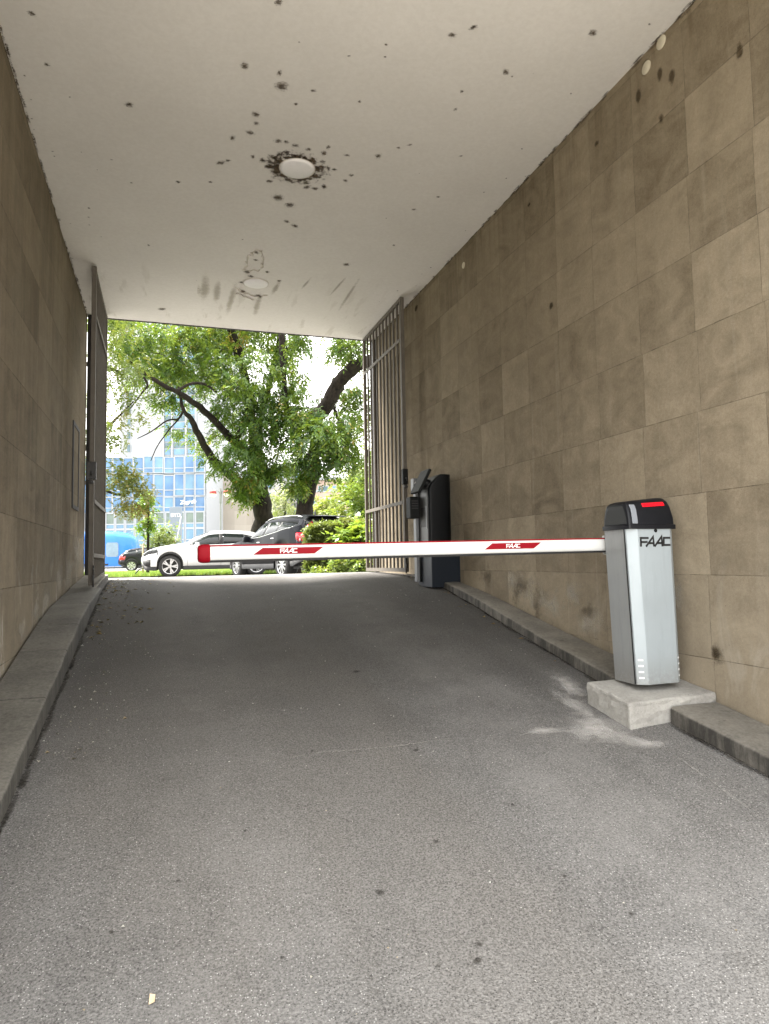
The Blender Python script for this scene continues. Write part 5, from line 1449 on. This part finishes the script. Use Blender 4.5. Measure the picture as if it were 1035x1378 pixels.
SUV_B = dict(L=4.68, W=1.90, xc=2.3, wr=0.365, xf=0.90, xr=3.765, spokes=10,
             sill=[(0, 0.42), (0.12, 0.25), (0.4, 0.23), (1.3, 0.25), (3.2, 0.26), (4.3, 0.32), (4.68, 0.46)],
             belt=[(0, 0.62), (0.06, 0.78), (0.2, 0.88), (0.5, 0.96), (1.0, 1.02), (1.4, 1.055), (2.5, 1.10), (3.4, 1.19), (3.95, 1.26), (4.3, 1.28), (4.55, 1.05), (4.68, 0.76)],
             wtop=[(0, 0.63), (1.3, 1.06), (1.6, 1.14), (1.95, 1.35), (2.3, 1.47), (2.8, 1.50), (3.4, 1.475), (3.9, 1.42), (4.3, 1.36), (4.68, 0.78)],
             roof=[(0, 0.64), (0.06, 0.82), (0.2, 0.93), (0.5, 1.02), (0.95, 1.09), (1.35, 1.135), (1.6, 1.25), (1.95, 1.47), (2.25, 1.59), (2.6, 1.645), (3.2, 1.655), (3.8, 1.645), (4.38, 1.60), (4.50, 1.42), (4.60, 1.14), (4.65, 1.0), (4.68, 0.80)],
             plan=[(0, 0.55), (0.05, 0.72), (0.15, 0.86), (0.35, 0.95), (0.7, 0.99), (1.2, 1.0), (3.6, 1.0), (4.2, 0.96), (4.5, 0.91), (4.68, 0.80)],
             gh=[(0, 0.5), (0.5, 0.80), (1.4, 0.80), (2.4, 0.71), (3.6, 0.70), (4.3, 0.66), (4.68, 0.6)],
             windows=[(1.70, 2.55), (2.64, 3.32), (3.40, 4.12)], dlo=(1.6, 4.15), ws=(1.40, 2.28), rw=(4.39, 4.58),
             lamps={'headlight': (0.08, 0.5, 0.74, 0.90), 'tail_light': (4.46, 4.66, 0.98, 1.56)}, lampj=9,
             mirror=1.80, rail=(2.2, 4.2), handles=[2.45, 3.3], shuts=[1.45, 2.6, 3.4], trim=(1.65, 4.18))
SUV_B['rail_mat'] = MT['chrome']; SUV_B['handle_mat'] = MT['chrome']

# white one: side on, nose to the left
fwh = at(229.5, 762.0, 21.9)
wcar = car('parked_suv', 'white compact suv parked side on, nose to the left', SUV_W, (fwh[0]+(2.2-0.885), fwh[1]+0.78, ZG), R(-1), MT['paint_white'])
# black one: turned away, tail towards the hedge
p_f, p_r = at(321, 760.3, 19.9), at(387.7, 760.3, 17.35)
hd = math.atan2(p_r[1]-p_f[1], p_r[0]-p_f[0])
mid = (p_f+p_r)/2; nrm2 = np.array([-math.sin(hd), math.cos(hd)])
# the visible side is the one facing -x
if nrm2[0] < 0: nrm2 = -nrm2
cx, cy = mid[0]+nrm2[0]*0.80, mid[1]+nrm2[1]*0.80
offc = 2.3-(0.90+3.765)/2
bcar = car('parked_suv', 'black suv parked at an angle with its tail beside the hedge', SUV_B, (cx+offc*math.cos(hd), cy+offc*math.sin(hd), ZG), hd, MT['paint_black'])
# spoiler and plate at the back
MB().loft([[(x-2.3, y, z+0.012-0.02*abs(y)) for x, z in ((4.28, 1.612), (4.56, 1.575), (4.56, 1.555), (4.31, 1.57))] for y in np.linspace(-0.62, 0.62, 7)]).build('spoiler', MT['paint_black'], bcar, auto=40)
MB().lathe([(0.001, 0.0), (0.03, 0.0), (0.02, 0.14), (0.001, 0.16)], 'z', (3.9-2.3, 0, 1.62), 8).build('roof_antenna', MT['clad'], bcar, auto=40)
MB().box((4.69-2.3, 0, 0.86), (0.02, 0.52, 0.11)).build('number_plate', MT['plate'], bcar)

HATCH = dict(SUV_W); HATCH.update(L=4.3, spokes=7, lamps={'headlight': (0.06, 0.5, 0.70, 0.86), 'tail_light': (3.98, 4.38, 0.80, 1.0)})
HATCH['rail_mat'] = MT['clad']; HATCH['mirror_mat'] = MT['clad']
# small dark car far behind: nose to the right, its tail to the left
ph = at(177, 762.3, 43.5)
dcar = car('parked_hatchback', 'small dark hatchback parked far off beside the blue tram', HATCH, (ph[0]+(3.615-2.2), ph[1]+0.78, ZG), math.pi, MT['paint_dark'])

# ------------------------------------------------------------------ tram
MT['tram_blue'] = plain('tram_blue', (0.01, 0.14, 0.50), 0.35, 0, 0.06, 1, coat=0.1)
MT['tram_glass'] = mat_glass_dark('tram_glass', (0.10, 0.15, 0.19), 0.05)
tt = 60.0
pn = at(186, 768, tt)
tram = empty('blue_tram', (pn[0], pn[1], ZG), math.pi-R(14), 'bright blue tram with a rounded nose at the far left', 'tram')
rings = []
for x, k, zt in ((0.0, 0.35, 2.35), (0.12, 0.58, 2.65), (0.45, 0.80, 2.98), (0.95, 0.93, 3.2), (1.7, 1.0, 3.34), (3.0, 1.0, 3.38), (22.0, 1.0, 3.38)):
    w_ = 1.15*k; rings.append([(x, -w_*.97, 0.32), (x, -w_, 0.9), (x, -w_, zt*.62), (x, -w_*.95, zt*.86), (x, -w_*.7, zt*.965), (x, 0, zt), (x, w_*.7, zt*.965), (x, w_*.95, zt*.86), (x, w_, zt*.62), (x, w_, 0.9), (x, w_*.97, 0.32)])
MB().loft(rings).build('body', MT['tram_blue'], tram, auto=40)
for s in (1, -1):
    for k in range(7):
        x = 1.35+k*2.9
        rr = []
        L_ = 1.05 if k == 0 else 2.3
        MB().loft([[(x+dx*L_/2+L_/2, s*(1.152+dd), 1.75+dz*0.62) for dx, dz in ((-1, -.75), (-.8, -1), (.8, -1), (1, -.75), (1, .75), (.8, 1), (-.8, 1), (-1, .75))] for dd in (-0.01, 0.012)]).build('window', MT['tram_glass'], tram)
    MB().loft([[(x, s*(1.162+dd), z) for x, z in ((2.2, 0.42), (21.8, 0.42), (21.8, 0.55), (2.2, 0.55))] for dd in (-0.01, 0.012)]).build('skirt_band', MT['clad'], tram)
MB().loft([[(x, y, z) for x, y, z in ((0.02-o_, -0.42, 1.35), (0.02-o_, 0.42, 1.35), (0.16-o_, 0.56, 2.3), (0.16-o_, -0.56, 2.3))] for o_ in (-0.05, 0.03)]).build('windscreen', MT['tram_glass'], tram)
MB().loft([[(x-o_, y, z) for x, y, z in ((0.26, -0.45, 2.55), (0.26, 0.45, 2.55), (0.40, 0.45, 2.82), (0.40, -0.45, 2.82))] for o_ in (-0.05, 0.04)]).build('destination_display', MT['white'], tram)
for y in (-0.42, 0.42):
    MB().lathe([(0.001, -0.03), (0.08, -0.025), (0.10, 0.03)], 'x', (0.06, y, 0.85), 16).build('headlight', MT['headlamp'], tram, auto=40)

# ------------------------------------------------------------------ glass office building
MT['frame_white'] = plain('facade_frame', (0.30, 0.32, 0.34), 0.45, 0, 0.05, 3)
def mat_pane(name, c, rough=0.06):
    t = NT(name); n_ = t.noise(0.35, 4); m_ = t.noise(1.3, 3)
    col = t.mix(t.map(n_, 0.35, 0.65), c, tuple(min(1, q*1.5+0.02) for q in c))
    t.pbr(t.mix(t.map(m_, 0.55, 0.75, 0, 0.35), col, (0.2, 0.28, 0.34)), rough, 0.0, None, spec=0.5); return t.m
MT['pane_blue'] = mat_pane('pane_blue', (0.055, 0.125, 0.235)); MT['pane_pale'] = mat_pane('pane_pale', (0.075, 0.16, 0.24)); MT['pane_green'] = mat_pane('pane_green', (0.07, 0.10, 0.08))
MT['pane_dark'] = mat_pane('pane_dark', (0.05, 0.09, 0.11))
MT['tower_white'] = plain('tower_cladding', (0.28, 0.295, 0.31), 0.5, 0, 0.05, 0.4)


def stone_facade():
    t = NT('pale_stone_cladding')
    x, y, z = t.sep()
    u = t.math('MULTIPLY', t.math('ADD', x, y), 0.42); v = t.math('MULTIPLY', z, 0.55)
    fu = t.math('FRACT', u); fv = t.math('FRACT', v)
    j = t.math('MAXIMUM', t.map(t.math('MINIMUM', fu, t.math('SUBTRACT', 1.0, fu)), 0.03, 0.0), t.map(t.math('MINIMUM', fv, t.math('SUBTRACT', 1.0, fv)), 0.035, 0.0))
    w2 = t.n('ShaderNodeTexWhiteNoise', noise_dimensions='2D'); t.t.links.new(t.comb(t.math('FLOOR', u), t.math('FLOOR', v), 0), w2.inputs['Vector'])
    n_ = t.noise(0.5, 5, 0.6, t.scale(1, 1, 0.3)); k = t.math('ADD', t.math('MULTIPLY', w2.outputs['Value'], 0.4), t.math('MULTIPLY', n_, 0.6))
    c = t.mix(t.map(k, 0.25, 0.75), (0.22, 0.198, 0.168), (0.31, 0.285, 0.245))
    c = t.mix(t.math('MULTIPLY', j, 0.45), c, (0.25, 0.22, 0.19))
    t.pbr(c, 0.75, 0, None, spec=0.3); return t.m
MT['stone_far'] = stone_facade()

TG = 80.0
O = at(277, 760, TG); O[2] = ZG
gb = empty('glass_office_building', O, 0, 'office building with overlapping blue glass panels in white frames', 'building')
px = TG/F_PX                              # metres per picture pixel at this distance
# local frame: x along picture-right, y away
def loc(u, v, dy=0.0): return Vector(((u-277)*px, dy, (760-v)*px))
gb.rotation_euler = (0, 0, -yaw)
gb.location = O; gb.location.z = ZG
hz = (ZG-Z0)
def lz(v): return (759.0-v)*px - hz
rows = [(612, 635.5, 'A'), (636.5, 667, 'B'), (667, 688.5, 'C'), (688.5, 711, 'D'), (711, 733, 'E'), (733, 762, 'F')]
MB().box2(((90-277)*px, 0.5, 0), (-0.05, 14, lz(613))).build('wall', MT['frame_white'], gb)
for ri, (v0, v1, key) in enumerate(rows):
    shift = {'A': 2.0, 'B': 1.0, 'C': -4, 'D': -4.0, 'E': -4.0, 'F': -4.0}[key]
    u = 275.5; k = 0
    step = 14.0 if key in 'ABC' else (13.5)
    while u > 118:
        u0 = u-step; jog = rng.uniform(-0.9, 0.9) if key in 'ABC' else 0.0
        if key in 'ABC' and k in (3, 7): jog += 1.4
        zA, zB = lz(v1+jog*.4), lz(v0+jog)
        split = zA+(zB-zA)*0.30
        x0, x1 = (u0+0.35-277)*px, (u-0.35-277)*px
        tilt = rng.uniform(0.02, 0.30) if key in 'ABC' else 0.05
        dark = key in 'DEF'
        fr = MB()
        fw_ = 0.10 if key in 'ABC' else 0.13
        # each panel leans out at its left edge like a scale
        def pt(x, z, o): return (x, (0.12+tilt*(x-x0)/(x1-x0))-o, z)
        def fbox(xa, xb, za_, zb_, o0, o1): fr.add([pt(xa, za_, o0), pt(xb, za_, o0), pt(xb, zb_, o0), pt(xa, zb_, o0), pt(xa, za_, o1), pt(xb, za_, o1), pt(xb, zb_, o1), pt(xa, zb_, o1)], [(0, 1, 2, 3), (7, 6, 5, 4), (0, 4, 5, 1), (1, 5, 6, 2), (2, 6, 7, 3), (3, 7, 4, 0)])
        fbox(x0, x0+fw_, zA, zB, 0.0, 0.10); fbox(x1-fw_, x1, zA, zB, 0.0, 0.10); fbox(x0+fw_, x1-fw_, zB-fw_, zB, 0.0, 0.10); fbox(x0+fw_, x1-fw_, zA, zA+fw_*.8, 0.0, 0.10); fbox(x0+fw_, x1-fw_, split-fw_/2, split+fw_/2, 0.0, 0.09)
        wf = fr.build('window', MT['frame_white'], gb)
        for (za_, zb_, mm) in ((split, zB-fw_, 'pane_green' if key == 'D' else ('pane_pale' if dark else ('pane_blue' if rng.random() < 0.75 else 'pane_pale'))), (zA+fw_, split, 'pane_pale' if (dark or rng.random() < 0.5) else 'pane_blue')):
            fr = MB(); fbox(x0+fw_*.5, x1-fw_*.5, za_, zb_, -0.02, 0.03); fr.build('pane', MT[mm], wf)
        u = u0; k += 1
# script lettering on the glass and the roof edge
def text(name, body, size, loc_, rot_, mat, parent, ext=0.02, shear=0.0, align='CENTER', bevel=0.0):
    cu = bpy.data.curves.new(name, 'FONT'); cu.body = body; cu.size = size; cu.extrude = ext; cu.align_x = align; cu.align_y = 'CENTER'; cu.shear = shear; cu.offset = bevel
    cu.materials.append(mat)
    o0 = bpy.data.objects.new(name, cu); COL.objects.link(o0); bpy.context.view_layer.update()
    me = bpy.data.meshes.new_from_object(o0.evaluated_get(bpy.context.evaluated_depsgraph_get()))
    bpy.data.objects.remove(o0); me.name = name
    o_ = bpy.data.objects.new(name, me); COL.objects.link(o_); o_.parent = parent; o_.location = loc_; o_.rotation_euler = rot_
    return o_
text('lettering', 'Zagreb', 0.66, (((254-277)*px), -0.35, lz(676)), (R(90), R(-4), 0), MT['white'], gb, 0.05, 0.15, bevel=0.006)

# white tower behind it
TT = 105.0
O = at(220, 760, TT); O[2] = ZG
tw = empty('white_tower', O, -yaw, 'tall white tower block behind the glass office building', 'building')
pt_ = TT/F_PX
def tx(u): return (u-220)*pt_
def tz(v): return (759-v)*pt_-hz
MB().box2((tx(176), 0.0, 0), (tx(304), 16, tz(330))).build('wall', MT['tower_white'], tw)
MB().box2((tx(150), 3.0, 0), (tx(176)-0.002, 16, tz(400))).build('side_wing', MT['tower_white'], tw)
for r_ in range(30):
    v = 620-r_*9.2
    if v < 335: break
    for (u0, u1) in ((221, 229), (233.5, 248), (252.5, 262)):
        MB().box2((tx(u0), -0.06, tz(v)), (tx(u1), 0.1, tz(v-7.6))).build('window', MT['pane_dark'] if r_ % 2 == 0 else MT['pane_pale'], tw)
    if r_ % 2 == 0 and v > 420:
        for (u0, u1) in ((160, 164), (166, 174)):
            MB().box2((tx(u0), 2.95, tz(v)), (tx(u1), 3.05, tz(v-10))).build('window', MT['pane_dark'], tw)
for u in (219.5, 231.2, 250, 263.5):
    MB().box2((tx(u)-0.13, -0.25, 0.0), (tx(u)+0.13, -0.002, tz(331))).build('mullion', MT['frame_white'], tw)
# faint shadow-gap panel joints on the blank part
for v in range(350, 610, 19):
    MB().box2((tx(177), -0.012, tz(v)), (tx(218), -0.002, tz(v)+0.06)).build('joint', MT['plate'], tw)

# pale stone building with a curved end
TS = 88.0
O = at(277, 760, TS); O[2] = ZG
sb = empty('stone_clad_building', O, -yaw, 'pale stone clad building with a curved sloping roofline behind the lamp', 'building')
ps = TS/F_PX
def sx(u): return (u-277)*ps
def sz(v): return (759-v)*ps-hz
rings = []
for i, u in enumerate(np.linspace(278, 334, 15)):
    k = (u-278)/56; v = 626+2*k+26*k**2.2
    y = 0.4+2.5*k*k
    rings.append([(sx(u), y, 0), (sx(u), y+10, 0), (sx(u), y+10, sz(v)), (sx(u), y, sz(v))])
MB().loft(rings).build('wall', MT['stone_far'], sb, auto=30)
MB().loft([[(q[3][0], q[3][1]-0.12, q[3][2]), (q[3][0], q[3][1]+10.2, q[3][2]), (q[3][0], q[3][1]+10.2, q[3][2]+0.22), (q[3][0], q[3][1]-0.12, q[3][2]+0.22)] for q in rings]).build('coping', MT['frame_white'], sb)
MB().box2((sx(277.3), 0.2, 0), (sx(278)-0.002, 0.9, sz(600))).build('corner_fin', MT['frame_white'], sb)

# apartment blocks further right
TA = 100.0
def block(u0, u1, v0, rows_, wall, label, band, dy=0.0, t=TA):
    O = at((u0+u1)/2, 760, t); O[2] = ZG
    r = empty('apartment_building', O, -yaw, label, 'building'); k = t/F_PX; uc = (u0+u1)/2
    X = lambda u: (u-uc)*k
    Zf = lambda v: (758-v)*k-hz
    MB().box2((X(u0), 0, 0), (X(u1), 12, Zf(v0))).build('wall', wall, r)
    MB().box2((X(u0)-0.3, -0.5, Zf(v0)), (X(u1)+0.3, 12.3, Zf(v0)+0.35)).build('roof', MT['frame_white'], r)
    for v in rows_:
        MB().box2((X(u0)+0.1, -0.08, Zf(v+4.6)), (X(u1)-0.1, -0.002, Zf(v+4.6)+0.35)).build('sill_band', band, r)
        u = u0+3
        while u < u1-6:
            w_ = rng.choice([4.5, 6.0, 8.0]); f_ = MB().box2((X(u), -0.07, Zf(v+4)), (X(u+w_), -0.003, Zf(v-4.2))).build('window', MT['frame_white'], r)
            MB().box2((X(u)+0.1, -0.09, Zf(v+4)+0.1), (X(u+w_)-0.1, -0.072, Zf(v-4.2)-0.1)).build('pane', MT['pane_dark'] if rng.random() < 0.6 else MT['pane_pale'], f_)
            u += w_+rng.choice([2.0, 3.0, 5.0])
    return r
MT['wall_pink'] = plain('render_pink', (0.38, 0.285, 0.235), 0.8, 0, 0.08, 0.5)
MT['wall_white'] = plain('render_white', (0.40, 0.395, 0.375), 0.8, 0, 0.06, 0.5)
MT['wall_grey'] = plain('render_grey', (0.28, 0.29, 0.295), 0.8, 0, 0.08, 0.5)
block(335, 372, 640, (654, 668, 682, 696, 710, 724, 738), MT['wall_white'], 'white apartment block with dark windows left of the bigger trunk', MT['wall_grey'])
block(376, 412, 628, (642, 658, 674, 690, 706, 722, 738), MT['wall_grey'], 'grey apartment block glimpsed between the two trunks', MT['wall_white'], t=110)
block(415, 520, 648, (660, 677, 694, 711, 728), MT['wall_pink'], 'pink apartment block with white bands above the yellow trees', MT['frame_white'], t=96)

# ------------------------------------------------------------------ signs and lamp
def sgn(u, t):
    O = at(u, 760, t); O[2] = ZG; return O, t/F_PX
O, k = sgn(236.5, 60)
bs = empty('sign_pylon', O, -yaw, 'grey sign pylon lettered BYD in front of the glass building', 'sign')
zz = lambda v: (759-v)*k-hz
MT['pylon'] = plain('pylon_grey', (0.15, 0.18, 0.22), 0.5, 0.0, 0.05, 1)
MB().box2((-8.3*k, -0.12, 0.05), (8.3*k, 0.12, zz(682))).build('panel', MT['pylon'], bs, bevel=0.02)
MB().box2((-9.5*k, -0.25, 0), (9.5*k, 0.25, 0.05)).build('base', MT['concrete'], bs)
text('lettering', 'BYD', 0.46, (0.4*k, -0.145, zz(693.5)), (R(90), 0, 0), MT['white'], bs, 0.012, 0, bevel=0.004)
MB().loft([[(7.0*k, -0.135, zz(695)), (8.0*k, -0.135, zz(695)), (8.0*k, -0.121, zz(695)), (7.0*k, -0.121, zz(695))], [(1.2*k, -0.135, zz(730)), (2.2*k, -0.135, zz(730)), (2.2*k, -0.121, zz(730)), (1.2*k, -0.121, zz(730))]]).build('stripe', MT['white'], bs)
O, k = sgn(229.5, 57)
rs = empty('notice_board', O, -yaw, 'small red and white board on two posts beside the pylon', 'sign')
zz = lambda v: (759-v)*k-hz
MB().box2((-6.6*k, -0.03, zz(737)), (6.6*k, 0.03, zz(722))).build('panel', MT['white'], rs, bevel=0.01)
for j, (v, h_, a, b2) in enumerate(((724.5, 1.6, -6.2, 2), (728, 2.6, -5, 6.2), (733.5, 1.4, -6, 1))):
    MB().box2((a*k, -0.04, zz(v+h_)), (b2*k, -0.031, zz(v))).build('red_band', MT['red'], rs)
for x in (-6.2, 6.0): MB().tube([(x*k, 0.06, 0), (x*k, 0.06, zz(720))], 0.03, 8).build('post', MT['wood'], rs)

O, k = sgn(297, 46)
lp = empty('street_lamp', O, -yaw, 'grey street lamp with two red and white round heads', 'street lamp')
zz = lambda v: (758.5-v)*k-hz
MB().tube([(0, 0, 0), (0, 0, 0.9), (0, 0, 0.91), (0, 0, zz(676))], [0.09, 0.09, 0.055, 0.05], 12).build('pole', MT['post_grey'], lp, auto=40)
MB().tube([(0, 0, zz(678)), (0, 0, zz(657.5))], [0.085, 0.085], 12).build('collar', MT['post_grey'], lp, auto=40)
MB().box2((-5.5*k, -0.15, zz(717)), (5.5*k, 0.15, zz(714.5))).build('bracket_shelf', MT['post_grey'], lp, bevel=0.01)
for s, ph_ in ((-1, 10.4), (1, 9.0)):
    MB().tube([(0, 0, zz(668)), (s*2.5*k, 0, zz(662)), (s*5*k, 0, zz(660)), (s*ph_*k, 0, zz(660))], 0.022, 8).build('arm', MT['post_grey'], lp, smooth=True)
    hd_ = MB().lathe([(0.001, 0.26), (0.14, 0.25), (0.23, 0.18), (0.25, 0.08), (0.25, 0.0)], 'z', (s*ph_*k, 0, zz(665)), 24).build('lamp_shade', plain('lamp_red', (0.26, 0.022, 0.016), 0.4, 0, 0.1), lp, auto=40)
    MB().lathe([(0.25, 0.0), (0.22, -0.11), (0.12, -0.19), (0.001, -0.21)], 'z', (s*ph_*k, 0, zz(665)), 24).build('diffuser', MT['disc'], hd_, auto=40)

# ------------------------------------------------------------------ light and picture settings
w = bpy.data.worlds.new('World'); SC.world = w; w.use_nodes = True
nt = w.node_tree; nt.nodes.clear()
wo = nt.nodes.new('ShaderNodeOutputWorld'); bg = nt.nodes.new('ShaderNodeBackground')
sky = nt.nodes.new('ShaderNodeTexSky'); sky.sky_type = 'NISHITA'; sky.sun_disc = False
SUN_EL, SUN_AZ = R(58), R(305)       # azimuth clockwise from +Y: beyond the mouth, to the left, behind thin cloud
sky.sun_elevation = SUN_EL; sky.sun_rotation = SUN_AZ
sky.air_density = 1.0; sky.dust_density = 2.5; sky.ozone_density = 1.5
tc = nt.nodes.new('ShaderNodeTexCoord')
mp = nt.nodes.new('ShaderNodeMapping'); mp.inputs['Scale'].default_value = (1.0, 1.0, 2.6)
nz = nt.nodes.new('ShaderNodeTexNoise'); nz.inputs['Scale'].default_value = 2.3; nz.inputs['Detail'].default_value = 7; nz.inputs['Roughness'].default_value = 0.6
mr = nt.nodes.new('ShaderNodeMapRange'); mr.inputs[1].default_value = 0.30; mr.inputs[2].default_value = 0.50
mx = nt.nodes.new('ShaderNodeMix'); mx.data_type = 'RGBA'; mx.inputs[7].default_value = (9.5, 9.35, 9.1, 1)
nt.links.new(tc.outputs['Generated'], mp.inputs[0]); nt.links.new(mp.outputs[0], nz.inputs['Vector'])
nt.links.new(nz.outputs['Fac'], mr.inputs[0]); nt.links.new(mr.outputs[0], mx.inputs[0])
nt.links.new(sky.outputs[0], mx.inputs[6]); nt.links.new(mx.outputs[2], bg.inputs[0])
bg.inputs[1].default_value = 0.075
nt.links.new(bg.outputs[0], wo.inputs[0])
sl = bpy.data.lights.new('sun', 'SUN'); sl.energy = 3.6; sl.angle = R(14); sl.color = (1.0, 0.95, 0.88)
so = bpy.data.objects.new('sun', sl); COL.objects.link(so)
sd = Vector((math.sin(SUN_AZ)*math.cos(SUN_EL), math.cos(SUN_AZ)*math.cos(SUN_EL), math.sin(SUN_EL)))
so.rotation_euler = sd.to_track_quat('Z', 'Y').to_euler(); so.location = sd*60

vs = SC.view_settings
SC.display_settings.display_device = 'sRGB'
vs.view_transform = 'Standard'; vs.look = 'None'; vs.exposure = 2.82; vs.gamma = 1.0; vs.use_curve_mapping = False
SC.render.engine = 'CYCLES'
SC.cycles.max_bounces = 10; SC.cycles.diffuse_bounces = 7; SC.cycles.glossy_bounces = 4; SC.cycles.transparent_max_bounces = 16
SC.cycles.transmission_bounces = 6; SC.cycles.use_denoising = True; SC.cycles.sample_clamp_indirect = 8.0
SC.cycles.caustics_reflective = False; SC.cycles.caustics_refractive = False
